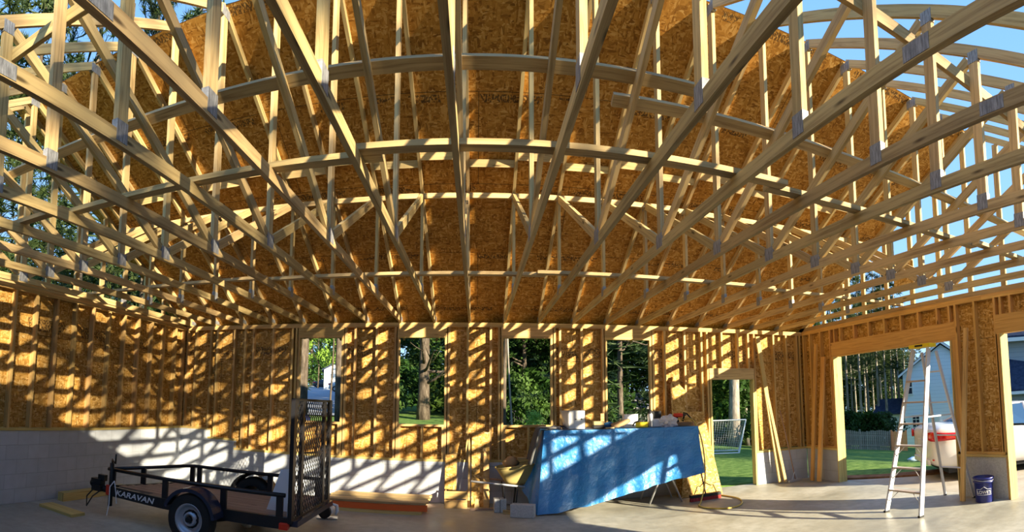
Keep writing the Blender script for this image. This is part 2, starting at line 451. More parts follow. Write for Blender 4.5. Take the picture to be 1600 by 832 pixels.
# ---- back wall
wb = S('wall_back')
BZ = .69
wins = [(-3.21, -2.41, 1.32, 2.835), (-1.36, -.56, 1.32, 2.835), (.46, 1.29, 1.32, 2.835), (2.31, 3.12, 1.32, 2.835)]
door = (4.37, 5.29, 0, 2.10)
m = MB()
for a, b, c, d in sheath_rects(XL - .1, XR + .1, BZ - .02, H, [(w_[0], w_[1], w_[2], w_[3]) for w_ in wins] + [door]):
    m.slab((a, YB + WD, c), (b, YB + WD + .012, d))
m.build('sheathing', OSB_WALL, wb)
for zz in (H - ST, H - 2 * ST):
    for a, b in ((XL, -1.9), (-1.9, 2.4), (2.4, XR)):
        MB().board((a + .001, YB + WD / 2, zz + ST / 2), (b - .001, YB + WD / 2, zz + ST / 2), WD, ST, (0, 1, 0)).build('top_plate', LUMBER, wb)
segs = [(XL, -5.07, 1.03), (-5.07, -4.48, .86), (-4.48, 4.33, BZ), (5.33, XR, .62)]
for a, b, z in segs:
    MB().slab((a, YB - .01, 0), (b, YB + .19, z)).build('block_base', BLOCK, wb)
    MB().board((a, YB + WD / 2 - .002, z + ST / 2), (b, YB + WD / 2 - .002, z + ST / 2), WD + .02, ST, (0, 1, 0)).build('sill_plate', TREATED, wb)
def basez(x):
    for a, b, z in segs:
        if a <= x <= b: return z + ST
    return 0
def vstud(parent, nm, x, y, z0, z1, axis='x', m=LUMBER):
    ref = (0, 1, 0) if axis == 'x' else (1, 0, 0)
    return MB().board((x, y, z0), (x, y, z1), WD, ST, ref).build(nm, m, parent)
yc = YB + WD / 2
for x in (-5.66, -5.45, -5.1, -4.95, -4.57, -4.34, -4.16, -3.75, -3.36, -3.285, -2.335, -2.16, -1.77, -1.435, -.485, -.16, .24, .385, 1.365, 1.46, 1.85, 2.235, 3.195, 3.42, 3.83, 4.18, 4.30, 5.36, 5.83, 6.15, 6.42, 6.50):
    vstud(wb, 'stud', x, yc, basez(x), H - 2 * ST)
for (x0, x1, z0, z1) in wins:
    for x in (x0 - ST / 2, x1 + ST / 2): vstud(wb, 'trimmer_stud', x, yc, BZ + ST, z1, m=LUMBER)
    MB().board((x0 - ST, yc, z1 + ST / 2), (x1 + ST, yc, z1 + ST / 2), WD, ST, (0, 1, 0)).build('header', LUMBER, wb)
    MB().board((x0 - ST, yc, (z1 + ST + H - 2 * ST) / 2), (x1 + ST, yc, (z1 + ST + H - 2 * ST) / 2), H - 3 * ST - z1, WD - .004).build('header', LUMBER, wb)
    MB().board((x0, yc, z0 - ST / 2), (x1, yc, z0 - ST / 2), WD, ST, (0, 1, 0)).build('rough_sill', LUMBER, wb)
    for x in (x0 + ST / 2 + .002, (x0 + x1) / 2 + .02, x1 - ST / 2 - .002): vstud(wb, 'cripple_stud', x, yc, BZ + ST, z0 - ST)
for x in (4.37 - ST / 2, 5.29 + ST / 2):
    MB().board((x, YB + .06, 0), (x, YB + .06, 2.10), .14, ST, (0, 1, 0)).build('door_trimmer', TREATED, wb)
MB().board((4.33, yc - .004, 2.21), (5.33, yc - .004, 2.21), .22, WD).build('door_header', LUMBER_PALE, wb)
for x in (4.62, 4.98, 5.22): vstud(wb, 'cripple_stud', x, yc, 2.32, H - 2 * ST)
# ---- left (tall block) wall
wl = S('wall_left')
MB().slab((XL - .2, YF, 0), (XL, YB + .19, 1.03)).build('block_base', BLOCK, wl)
MB().board((XL - WD / 2 + .002, YF, 1.03 + ST / 2), (XL - WD / 2 + .002, YB, 1.03 + ST / 2), WD + .02, ST, (1, 0, 0)).build('sill_plate', TREATED, wl)
MB().slab((XL - WD - .012, YF, 1.02), (XL - WD, YB + WD, H)).build('sheathing', OSB_WALL, wl)
for zz in (H - ST, H - 2 * ST):
    MB().board((XL - WD / 2, YF, zz + ST / 2), (XL - WD / 2, YB, zz + ST / 2), WD, ST, (1, 0, 0)).build('top_plate', LUMBER, wl)
y = 8.127 + .4064
while y > YF:
    vstud(wl, 'stud', XL - WD / 2, y, 1.03 + ST, H - 2 * ST, 'y'); y -= .4064
vstud(wl, 'stud', XL - WD / 2, 8.85, 1.03 + ST, H - 2 * ST, 'y')
# ---- right (garage door) wall
wr = S('wall_right')
D1, D2, DZ, HZ = (4.91, 7.84), (1.06, 4.0), 2.47, 2.76
xc = XR + WD / 2
m = MB()
for a, b, c, d in sheath_rects(YF, YB + WD, .58, H, [(D2[0], D2[1], 0, DZ), (D1[0], D1[1], 0, DZ)]):
    m.slab((XR + WD, a, max(c, .58)), (XR + WD + .012, b, d))
m.build('sheathing', OSB_WALL, wr)
for zz in (H - ST, H - 2 * ST):
    for a, b in ((YF, 4.3), (4.3, YB)):
        MB().board((xc, a + .001, zz + ST / 2), (xc, b - .001, zz + ST / 2), WD, ST, (1, 0, 0)).build('top_plate', LUMBER_ORANGE, wr)
for a, b in ((YF, D2[0]), (D2[1], D1[0]), (D1[1], YB)):
    MB().slab((XR + .005, a + .022, 0), (XR + .2, b - .022, .62)).build('block_base', CMU if b < 6 else BLOCK, wr)
    MB().board((xc, a, .62 + ST / 2), (xc, b, .62 + ST / 2), WD + .03, ST, (1, 0, 0)).build('sill_plate', TREATED, wr)
    MB().board((xc, a, .62 + ST * 1.5), (xc, b, .62 + ST * 1.5), WD, ST, (1, 0, 0)).build('sill_plate', LUMBER_ORANGE, wr)
sz = .62 + 2 * ST
for y in (8.86, 8.62, 8.27, 7.95, 4.985 - .17, 4.45, 4.10 - .025, 1.0, .6, .2, -.2):
    vstud(wr, 'stud', xc, y, sz, H - 2 * ST, 'y', LUMBER_ORANGE)
for a, b in (D1, D2):
    for y, sg in ((a, -1), (b, 1)):
        for k in (1, 2):
            vstud(wr, 'trimmer_stud', xc, y + sg * (ST * (k - .5)), sz if k == 2 else 0, DZ, 'y', LUMBER_ORANGE)
        MB().board((XR + .075, y - sg * .010, 0), (XR + .075, y - sg * .010, DZ), .21, .02, (1, 0, 0)).build('jamb', TREATED, wr)
    MB().board((xc, a - 2 * ST, (DZ + HZ) / 2), (xc, b + 2 * ST, (DZ + HZ) / 2), HZ - DZ, WD + .004).build('header', LUMBER_ORANGE, wr)
    y = b - .2
    k = 0
    while y > a:
        vstud(wr, 'cripple_stud', xc, 7.627 - .4064 * k if a > 4 else y, HZ, H - 2 * ST, 'y', LUMBER_ORANGE); y -= .4064; k += 1
    vstud(wr, 'cripple_stud', xc, b - .03, HZ, H - 2 * ST, 'y', LUMBER_ORANGE)
    vstud(wr, 'cripple_stud', xc, a + .03, HZ, H - 2 * ST, 'y', LUMBER_ORANGE)
# ---- front wall behind the camera
wf = S('wall_front')
MB().slab((XL - .1, YF - .012, 0), (XR + .1, YF, H - .001)).build('sheathing', OSB_WALL, wf)
for zz in (H - ST, H - 2 * ST):
    MB().board((XL, YF - .06, zz + ST / 2), (XR, YF - .06, zz + ST / 2), WD, ST, (0, 1, 0)).build('top_plate', LUMBER, wf)
# ---- roof sheathing over the rafters (the front slope only has its lowest row)
SL, RY, RZ = .572, 4.44, 5.79
PHI = math.atan(SL); CP = math.cos(PHI)
ztop = lambda y: RZ - SL * abs(y - RY)
def roof_panel(name, ya, yb):
    m = MB(); n = Vector((0, SL if ya > RY else -SL, 1)).normalized() * .012
    x0, x1 = XL - .35, XR + .3
    p = [Vector((x0, ya, ztop(ya))), Vector((x1, ya, ztop(ya))), Vector((x1, yb, ztop(yb))), Vector((x0, yb, ztop(yb)))]
    L = abs(yb - ya) / CP
    uv = [(x0, 0), (x1, 0), (x1, L), (x0, L)]
    m.quad(p, uv); m.quad([q + n for q in reversed(p)], list(reversed(uv)))
    for i in range(4):
        j = (i + 1) % 4; m.quad([p[j], p[i], p[i] + n, p[j] + n])
    o = m.build(name, OSB_ROOF); tag(o, kind='structure'); return o
roof_panel('ceiling', RY + .01, 9.45)
roof_panel('ceiling', .18, -.75)

# ------------------------------------------------------------------ roof trusses
TY = [2.22, 4.44, 6.66]
def truss_parts(root, gable=False):
    og = root['_o'][0]
    x = og
    B = lambda nm, p0, p1, ref=(0, 0, 1), mm=LUMBER_PALE, wd=WD: MB().board((x, *p0), (x, *p1), wd, ST, ref).build(nm, mm, root)
    B('bottom_chord', (YF + .01, H + WD / 2), (YB + .16, H + WD / 2))
    off = WD / 2 / CP
    rf = (0, SL, 1)
    B('top_chord', (RY + .005, ztop(RY) - off), (9.43, ztop(9.43) - off), (0, SL, 1))
    B('top_chord', (RY - .005, ztop(RY) - off), (-.72, ztop(-.72) - off), (0, -SL, 1))
    zb = H + WD
    if gable:
        y = .25
        while y < 8.9:
            zt = ztop(y) - 2 * off - .01
            if zt - zb > .1: B('gable_stud', (y, zb), (y, zt), (0, 1, 0))
            y += .6096
        return
    for y in TY:
        B('web', (y, zb), (y, ztop(y) - 2 * off + (0 if y != RY else .0)), (0, 1, 0))
    for s in (-1, 1):
        a = Vector((0, RY + s * .085, zb + .03)); b = Vector((0, RY + s * (2.22 - .06), ztop(RY + 2.16) - 2 * off - .035))
        B('web', (a.y, a.z), (b.y, b.z), (0, 0, 1))
    P = lambda y, z, wy, wz: MB().box((x, y, z), (ST + .005, wy, wz)).build('gusset_plate', STEEL_PLATE, root)
    for y in TY:
        P(y, H + .085, .10 if y != RY else .15, .13)
    for y in TY[::2]:
        P(y, ztop(y) - .10, .10, .10)
    P(RY, RZ - .10, .16, .11)
    for y in (YB + .03, -.02): P(y, H + .07, .16, .07)
    P(1.35 if og < 0 else 5.25, H + WD / 2, .15, .075)
NT = list(range(-9, 11))
xs = [-.1325 + .6096 * n for n in NT]
xs[0] = -5.56
proto = thing('roof_truss', None, None, (xs[0], RY, H), group='roof trusses')
truss_parts(proto)
trusses = []
for i, x in enumerate(xs):
    t = proto if i == 0 else copy_tree(proto)
    t.location.x = x
    tag(t, 'pale lumber roof truss, %s in from the tall block wall' % ORD[i], 'truss', 'roof trusses'); trusses.append(t)
for x, nm in ((-5.80, 'tall block wall'), (6.63, 'garage door wall')):
    g = thing('gable_truss', 'gable end truss with upright studs on top of the ' + nm, 'truss', (x, RY, H), 'gable end trusses')
    truss_parts(g, True)

# lateral braces nailed across the trusses
def brace(p0, p1, wd, th, ref, label, m=LUMBER_PALE):
    c = (Vector(p0) + Vector(p1)) / 2
    o = MB().board(p0, p1, wd, th, ref).build('lateral_brace', m, None, origin=c)
    tag(o, label, 'brace', 'lateral braces across the trusses'); return o
zf = H + WD + ST / 2 + .001
FL = (0, 1, 0)
for a, b, dy, nm in ((-5.8, -3.2, 0, 'beside the block wall'), (-3.3, -.6, .095, 'between the block wall and the middle'), (-.75, 2.1, 0, 'at the middle of the roof'), (2.0, 4.6, .095, 'between the middle and the garage doors'), (4.5, 6.6, 0, 'beside the garage door wall')):
    brace((a, 2.97 + dy, zf), (b, 2.97 + dy, zf), WD, ST, FL, 'flat brace over the bottom chords near the camera, ' + nm)
for a, b, dy, nm in ((-5.8, -2.6, 0, 'beside the block wall'), (-2.7, .8, .095, 'above the second and third windows'), (.7, 3.9, 0, 'above the fourth window'), (3.8, 6.6, .095, 'beside the garage door wall')):
    brace((a, 5.88 + dy, zf), (b, 5.88 + dy, zf), WD, ST, FL, 'flat brace over the bottom chords near the back wall, ' + nm)
# on the sloping webs, upper middle
dN = Vector((0, 2.28 - 4.355, (ztop(2.28) - .14) - (H + WD + .03))).normalized()
nN = Vector((0, -dN.z, dN.y)); nN = nN if nN.y > 0 else -nN
def onN(t): return Vector((0, 4.355, H + WD + .03)) + (Vector((0, 2.28, ztop(2.28) - .14)) - Vector((0, 4.355, H + WD + .03))) * t + nN * (WD / 2 + ST / 2 + .002)
p = onN(.55); q = onN(.475)
for a, b, s_, nm in ((-5.7, -1.9, p, 'block wall end'), (-1.898, 1.55, p, 'middle board'), (.95, 3.35, q, 'lower lapped board past the middle'), (3.352, 6.55, q, 'garage door end')):
    brace((a, s_.y, s_.z), (b, s_.y, s_.z), WD, ST, (0, dN.y, dN.z), 'high brace laid on the sloping webs, ' + nm)
for a, b, dz, nm in ((-5.7, -1.2, 0, 'block wall end'), (-1.198, 2.798, .012, 'middle'), (2.8, 6.5, -.01, 'garage door end')):
    brace((a, 6.66 - WD / 2 - ST / 2 - .002, 4.41 + dz), (b, 6.66 - WD / 2 - ST / 2 - .002, 4.41 + dz), .068, ST, (0, 0, 1), 'brace on edge across the rear upright webs, ' + nm)
for a, b, nm in ((-5.7, -2.3, 'block wall end'), (-2.298, 1.798, 'middle board above the camera'), (1.8, 6.5, 'garage door end')):
    brace((a, 2.22 + WD / 2 + ST / 2 + .002, 4.22), (b, 2.22 + WD / 2 + ST / 2 + .002, 4.22), WD, ST, (0, 0, 1), 'brace on edge across the front upright webs, ' + nm)
for i in range(len(xs) - 1):
    yy = 6.16 + (.09 if i % 2 else 0.0)
    o = MB().board((xs[i] + ST / 2 + .002, yy, ztop(yy) - .052), (xs[i + 1] - ST / 2 - .002, yy, ztop(yy) - .052), WD, ST, (0, SL, -1) if False else (0, -SL, 1)).build('blocking_board', LUMBER_PALE, None, origin=((xs[i] + xs[i + 1]) / 2, yy, ztop(yy) - .052))
    tag(o, 'short block under the roof boards between the %s and %s trusses' % (ORD[i], ORD[i + 1]), 'block', 'blocking between the trusses')
o = MB().slab((6.05, 5.2, 3.30), (6.062, 5.62, 3.75)).build('osb_scrap', OSB_PANEL, None, origin=(6.05, 5.4, 3.3))
tag(o, 'square of stamped strand board hung between the trusses above garage door', 'board')

# ------------------------------------------------------------------ outdoors: ground, road, houses, fences, trees
def ss(a, b, t):
    t = min(1, max(0, (t - a) / (b - a))); return t * t * (3 - 2 * t)
def gz(x, y):
    if XL - .22 < x < XR + .22 and -.6 < y < YB + .22: return -.35
    left = (1 - ss(-1.5, 4.2, x)) * (.58 + .05 * max(0, y - 9))
    right = -.115 * max(0, x - 9) * ss(4, 9, y) + .0 * y
    drv = -.06 if (x > 6.6 and y < 8.0 - .95 * (x - 6.75) + .3) else -.012
    return left + right + drv + .02 * noise.noise(Vector((x * .5, y * .5, 0)))
gx = [-90, -70, -50, -40, -30, -24, -20, -16, -13, -10, -8, -7, -6.4, XL - .23, XL - .21] + [XL + i * .7 for i in range(1, 18)] + [XR + .21, XR + .23] + [7.0 + i * .5 for i in range(16)] + [16, 18, 20, 23, 26, 30, 36, 45, 60, 90]
gy = [-40, -25, -12, -5, -1, -.62, -.58] + [.5 + i * .7 for i in range(12)] + [YB + .21, YB + .23] + [9.6 + i * .6 for i in range(14)] + [19, 21, 24, 27, 30, 35, 40, 50, 60, 75, 90, 120]
gx = sorted(gx); gy = sorted(gy)
m = MB()
for a in gx:
    for b in gy: m.v.append(Vector((a, b, gz(a, b))))
nY = len(gy)
for i in range(len(gx) - 1):
    for j in range(nY - 1):
        k = i * nY + j; m.f.append((k, k + nY, k + nY + 1, k + 1)); m.uv.append([(0, 0)] * 4)
tag(m.build('lawn', LAWN, smooth=True), kind='structure')
m = MB()
m.prism([(XR + .2, 8.1, -.10), (XR + .2, -14, -.10), (22, -14, -.10), (22, 1.5, -.10), (11.5, 5.2, -.10), (8.3, 6.55, -.10)], (0, 0, .085))
tag(m.build('driveway', DRIVE), kind='structure')
m = MB()
m.prism([(XR + .21, 8.75, -.05), (XR + .21, 8.12, -.05), (8.3, 6.58, -.05), (9.3, 6.5, -.05), (7.6, 7.75, -.05)], (0, 0, .07))
tag(m.build('dirt_strip', DIRT), kind='structure')
m = MB()
pts = [(-6.3, 20), (-8.5, 27), (-12, 38), (-17, 54), (-25, 80), (-34, 105)]
for i in range(len(pts) - 1):
    (x0, y0), (x1, y1) = pts[i], pts[i + 1]
    for k in range(6):
        t0, t1 = k / 6, (k + 1) / 6
        A = (x0 + (x1 - x0) * t0, y0 + (y1 - y0) * t0); B_ = (x0 + (x1 - x0) * t1, y0 + (y1 - y0) * t1)
        m.quad([(A[0] - 2.6, A[1], gz(*A) + .06), (A[0] + 2.0, A[1], gz(*A) + .06), (B_[0] + 2.0, B_[1], gz(*B_) + .06), (B_[0] - 2.6, B_[1], gz(*B_) + .06)])
tag(m.build('road', ASPHALT), kind='structure')
m = MB()
for (x0, y0, x1, y1) in ((5.2, 19, 16, 24),):
    m.quad([(x0, y0, gz(x0, y0) + .05), (x1, y0, gz(x1, y0) + .05), (x1, y1, gz(x1, y1) + .05), (x0, y1, gz(x0, y1) + .05)])

# foliage shapes, made once and copied
def leaf_quads(m, c, size, n, spread, rnd, up=.3):
    for _ in range(n):
        d = Vector((rnd.gauss(0, 1), rnd.gauss(0, 1), rnd.gauss(0, 1)))
        d = d.normalized() * (rnd.random() ** .45)
        p = c + Vector((d.x * spread[0], d.y * spread[1], d.z * spread[2]))
        a = Vector((rnd.uniform(-1, 1), rnd.uniform(-1, 1), rnd.uniform(-1, 1))).normalized() * size * rnd.uniform(.6, 1.3)
        b = a.orthogonal().normalized() * size * rnd.uniform(.35, .6)
        m.quad([p - a, p + b, p + a, p - b])
def broad_crown(h, r, seed, n=8000, size=.12, low=.28):
    rnd = random.Random(seed); m = MB()
    cl = 34
    for i in range(cl):
        t = rnd.uniform(low, 1.0); rr = r * math.sin(math.pi * min(.98, .18 + t * .78)) * rnd.uniform(.35, 1)
        a = rnd.uniform(0, 6.283); c = Vector((math.cos(a) * rr, math.sin(a) * rr, h * t))
        s_ = rnd.uniform(.5, 1.0) * r * .42
        leaf_quads(m, c, size, n // cl, (s_, s_, s_ * .75), rnd)
    return m
def trunk_mesh(h, r, seed, limbs=7, start=.3, spread=2.2, lean=.02, limb_r=.4):
    rnd = random.Random(seed); m = MB()
    pts = [Vector((lean * z * h + .05 * math.sin(z * 5 + seed), .05 * math.cos(z * 4 + seed), z * h)) for z in [i / 9 for i in range(10)]]
    m.tube(pts, [r * (1.18 if i == 0 else 1 - .085 * i) for i in range(10)], 10)
    for k in range(limbs):
        t = rnd.uniform(start, .95); i = int(t * 9); p = pts[i].lerp(pts[min(9, i + 1)], t * 9 - i)
        a = rnd.uniform(0, 6.283); L = spread * rnd.uniform(.6, 1.1) * (1.15 - t * .6)
        d = Vector((math.cos(a), math.sin(a), rnd.uniform(.05, .75)))
        q = [p + d * L * u + Vector((0, 0, -.10 * L * u * u + .12 * math.sin(u * 6 + k))) for u in (0, .25, .5, .75, 1)]
        r0 = r * limb_r * (1.1 - t * .7)
        m.tube(q, [r0, r0 * .8, r0 * .6, r0 * .4, r0 * .15], 6)
        for s_ in range(3):
            u = rnd.randint(1, 3); a2 = a + rnd.uniform(-1, 1)
            d2 = Vector((math.cos(a2), math.sin(a2), rnd.uniform(-.1, .6)))
            m.tube([q[u], q[u] + d2 * L * .25, q[u] + d2 * L * .45 + Vector((0, 0, .06))], [r0 * .35, r0 * .25, r0 * .08], 5)
    return m
def pine_crown(h, r, seed, start=.35, whorls=15, tufts=7, needles=16, ln=.30):
    rnd = random.Random(seed); m = MB()
    for k in range(whorls):
        t = start + (1 - start) * k / whorls; L0 = r * (1.05 - .85 * (t - start) / (1 - start))
        for b in range(rnd.randint(4, 6)):
            a = rnd.uniform(0, 6.283); L = L0 * rnd.uniform(.6, 1.1); base = Vector((0, 0, h * t + rnd.uniform(-.2, .2)))
            d = Vector((math.cos(a), math.sin(a), rnd.uniform(-.12, .35)))
            tip = base + d * L
            m.tube([base, base + d * L * .5 + Vector((0, 0, -.05 * L)), tip], [.035, .022, .008], 4, cap=False)
            for f in range(tufts):
                u = rnd.uniform(.35, 1.05)
                side = d.cross(Vector((0, 0, 1))).normalized() * rnd.uniform(-.33, .33) * L * (1.1 - u * .4)
                c = base + d * L * u + side + Vector((0, 0, rnd.uniform(-.1, .15)))
                for q in range(needles):
                    e = Vector((rnd.gauss(0, 1), rnd.gauss(0, 1), rnd.gauss(.25, 1))).normalized() * ln * rnd.uniform(.7, 1.2)
                    wv = e.orthogonal().normalized() * .024
                    m.quad([c - wv, c + wv, c + e])
    return m
def plain_mesh(mb, name, m, smooth=False):
    o = mb.build(name, m, None, smooth); me = o.data; bpy.data.objects.remove(o); return me
F = {}
F['broad'] = [plain_mesh(broad_crown(9, 3.3, 3), 'foliage', LEAF), plain_mesh(broad_crown(8, 3.0, 8, low=.1), 'foliage', LEAF)]
F['bright'] = [plain_mesh(broad_crown(4.5, 1.5, 12, 2600, .09, .35), 'foliage', LEAF_BRIGHT)]
F['pine'] = [plain_mesh(pine_crown(15, 3.2, 5), 'foliage', NEEDLES), plain_mesh(pine_crown(13, 3.4, 6, .12, 17), 'foliage', NEEDLES)]
F['grove'] = [plain_mesh(pine_crown(15, 2.0, 15, .42, 12, 5, 12, .36), 'foliage', NEEDLES)]
F['shrub'] = [plain_mesh(broad_crown(1.8, 1.1, 21, 1800, .10, .15), 'foliage', LEAF)]
TK = {}
def trunk(kind, h, r, mm, **kw):
    key = (kind, h, r)
    if key not in TK: TK[key] = plain_mesh(trunk_mesh(h, r, len(TK) + 2, **kw), 'trunk', mm, True)
    return TK[key]
def tree(name, label, x, y, fol, tr, rz=0.0, sc=1.0, group=None, z=None):
    t = thing(name, label, 'tree' if 'shrub' not in name and 'sapling' not in name else 'plant', (x, y, (gz(x, y) if z is None else z) - .05), group)
    t.rotation_euler = (0, 0, rz); t.scale = (sc, sc, sc)
    for nm, me in (('trunk', tr), ('foliage', fol)):
        if me is None: continue
        o = bpy.data.objects.new(nm, me); COL.objects.link(o); o.parent = t
    return t
def pol(px, d):
    a = (px - 745.2) / FPX; return d * math.sin(a), d * math.cos(a)
tb = trunk('broad', 8.2, .16, BARK, limbs=8, start=.25)
tp = trunk('pine', 14.6, .17, BARK, limbs=6, start=.3, spread=1.2, limb_r=.25)
# trees seen through each opening
tree('oak_tree', 'thick forked grey trunk filling one side of the first window', *pol(474, 14.5), None, trunk('oak', 9.0, .17, BARK, limbs=9, start=.28, spread=2.8, limb_r=.6), 1.0)
tree('oak_tree', 'dark straight trunk at the garage side of the first window', *pol(532, 13.5), None, trunk('dk', 8.6, .11, BARK, limbs=4, start=.45), 2.0)
tree('sapling_tree', 'thin grey trunk between the two parked cars outside', *pol(515, 17), None, trunk('thin', 7.5, .035, BARK, limbs=5, start=.5, spread=1.0))
tree('maple_tree', 'small bright green tree beside the road outside first window', *pol(496, 24), F['bright'][0], trunk('sm', 4.2, .05, BARK), 0, .8, None, gz(*pol(496, 24)) + 1.15)
tree('bare_tree', 'pale trunk with bare grey branches framed by the second window', *pol(660, 20), None, trunk('bare', 11, .24, BARK, limbs=22, start=.12, spread=3.0, limb_r=.28), .4)
tree('sapling_tree', 'slim leaning white trunk inside the third window', *pol(802, 12.5), None, trunk('slim', 7, .026, BARK_PALE, limbs=4, start=.4, spread=.9, lean=-.03))
tree('birch_tree', 'pale trunk at the edge of the third window', *pol(789, 14), None, trunk('birch', 8, .07, BARK, limbs=6, start=.3, spread=1.2))
tree('sapling_tree', 'leafy bright green sapling low in the third window', *pol(835, 12.5), F['bright'][0], None, .6, .27)
tree('pine_tree', 'drooping pine filling the fourth window with its boughs', *pol(970, 15.5), F['pine'][1], trunk('p4', 12.5, .13, BARK, limbs=5, start=.3), .9, .8)
tree('pine_tree', 'thick pale pine trunk behind the goal in the doorway', *pol(1146, 21), F['pine'][0], trunk('pd', 14.6, .24, BARK_PALE, limbs=6, start=.35, spread=1.4), 0)
tree('pine_tree', 'thinner pale trunk beside the thick one in the doorway', *pol(1166, 24), F['pine'][0], trunk('pd2', 14.6, .11, BARK_PALE, limbs=6, start=.35, spread=1.2), 2.2)
# wood behind the building
rnd = random.Random(11)
back = []
for px in range(330, 1240, 33):
    for d in (27, 37, 50):
        pp = px + rnd.uniform(-12, 12) + (d - 27) * .5; dd = d + rnd.uniform(-3.5, 3.5)
        if 400 < pp < 608 and dd < 60: continue
        if 940 < pp < 1030 and dd < 30: continue
        if 612 < pp < 708 and dd < 34: continue
        back.append((pp, dd))
for px in (470, 486, 500, 512, 525, 540): back.append((px, 104 + rnd.uniform(-4, 4)))
back.sort()
for i, (px, d) in enumerate(back):
    pine = rnd.random() < .42
    sc = rnd.uniform(.95, 1.35) * (2.0 if d > 90 else 1)
    fol = rnd.choice(F['pine'] if pine else F['broad'])
    tree('pine_tree' if pine else 'oak_tree', ('dark pine' if pine else 'leafy green tree') + ' in the wood behind the back wall', *pol(px, d), fol, tp if pine else tb, rnd.uniform(0, 6), sc,
         'pines in the wood behind the back wall' if pine else 'leafy trees in the wood behind the back wall')
for i, px in enumerate(range(596, 1230, 30)):
    d = 21 + (i * 37 % 7)
    if 940 < px < 1030: continue
    tree('shrub', 'low green shrub at the edge of the wood behind', *pol(px, d), F['shrub'][0], None, i * 1.3, 1.0 + (i % 3) * .3, 'shrubs at the edge of the wood')
# tall pines over the block wall
for px, d, sc, rz, fk, nm in ((20, 17, 1.0, 0, 0, 'farthest along the block wall from the first window'), (110, 14.5, .95, 1.1, 0, 'second along the block wall'), (215, 19, 1.15, 2, 0, 'third along the block wall'), (300, 16.5, 1.1, 3.3, 1, 'at the corner of the two walls'), (395, 19, 1.15, 4.2, 0, 'past the corner behind the first window'), (556, 21, 1.12, 5.0, 0, 'above the second window'), (62, 20, 1.1, 2.6, 1, 'bushy one over the block wall'), (160, 23, 1.3, .6, 1, 'broad one over the block wall'), (-40, 15, 1.0, 3.9, 1, 'at the far end of the block wall')):
    tree('pine_tree', 'tall pine rising behind the trusses, ' + nm, *pol(px, d), F['pine'][fk], tp, rz, sc, 'tall pines beside the building')
for i, (px, d) in enumerate(((-30, 30), (40, 34), (75, 28), (130, 36), (180, 30), (240, 33), (280, 27), (330, 31), (375, 27))):
    tree('oak_tree', 'leafy tree beyond the tall block wall, %s from the far end' % ORD[i], *pol(px, d), F['broad'][i % 2], tb, i, 1.05 if d > 29 else .9, 'leafy trees beyond the block wall')
# pale trunked grove beyond the fence
for i, (px, d) in enumerate(((1296, 44), (1305, 40), (1313, 52), (1321, 43), (1330, 47), (1337, 55), (1342, 41), (1350, 50), (1357, 45), (1363, 56), (1369, 42), (1377, 50), (1384, 41), (1391, 46), (1398, 53), (1405, 44), (1412, 50), (1422, 56), (1432, 60), (1272, 46), (1283, 52))):
    tree('grove_pine', 'pale bare-trunked pine beyond the picket fence, %s in the row' % ORD[i % 23], *pol(px, d), F['grove'][0], trunk('grove', 14.8, .13, BARK_PALE, limbs=5, start=.3, spread=1.0, limb_r=.25), i * 1.9, .96 + (i % 4) * .04, 'pines of the grove')
for i, px in enumerate((1285, 1300, 1318, 1335, 1352, 1370, 1388, 1404)):
    x_, y_ = pol(px, 62 + (i % 3) * 4)
    tree('oak_tree', 'dark leafy tree at the back of the grove, %s from the garage jamb' % ORD[i], x_, y_, F['broad'][i % 2], tb, i, 1.35, 'leafy trees behind the grove')
for i, px in enumerate((1304, 1316, 1328, 1342, 1356, 1370, 1380)):
    tree('shrub', 'dark shrub behind the picket fence, %s from the garage jamb' % ORD[i], *pol(px, 31 + i % 2), F['shrub'][0], None, i, 1.15, 'shrubs behind the picket fence')
# shade trees up-sun, beyond the driveway
for i, (pp, q) in enumerate(((15.6, 23), (19.5, 24.5), (23.5, 23), (27.5, 24), (32, 23))):
    x_, y_ = .745 * pp + .665 * q, .665 * pp - .745 * q
    tree('oak_tree', 'leafy shade tree across the driveway, %s from the garage' % ORD[i], x_, y_, F['broad'][0], tb, i, 1.18, 'shade trees across the driveway', z=-1.0)

pine_top = trunk('shade', 17.5, .2, BARK, limbs=8, start=.6, spread=1.6, limb_r=.25)
F['shade'] = [plain_mesh(pine_crown(18.5, 3.4, 31, .66, 13, 7, 14, .34), 'foliage', NEEDLES)]
for i, (pp, q) in enumerate(((2.2, 25), (-1.2, 28), (-5.0, 25.5), (-8.8, 27))):
    tree('pine_tree', 'tall pine across the front yard shading the roof, %s from the garage' % ORD[i], .765 * pp + .65 * q, .65 * pp - .765 * q, F['shade'][0], pine_top, i * 1.4, 1.0, 'pines across the front yard', z=-.3)

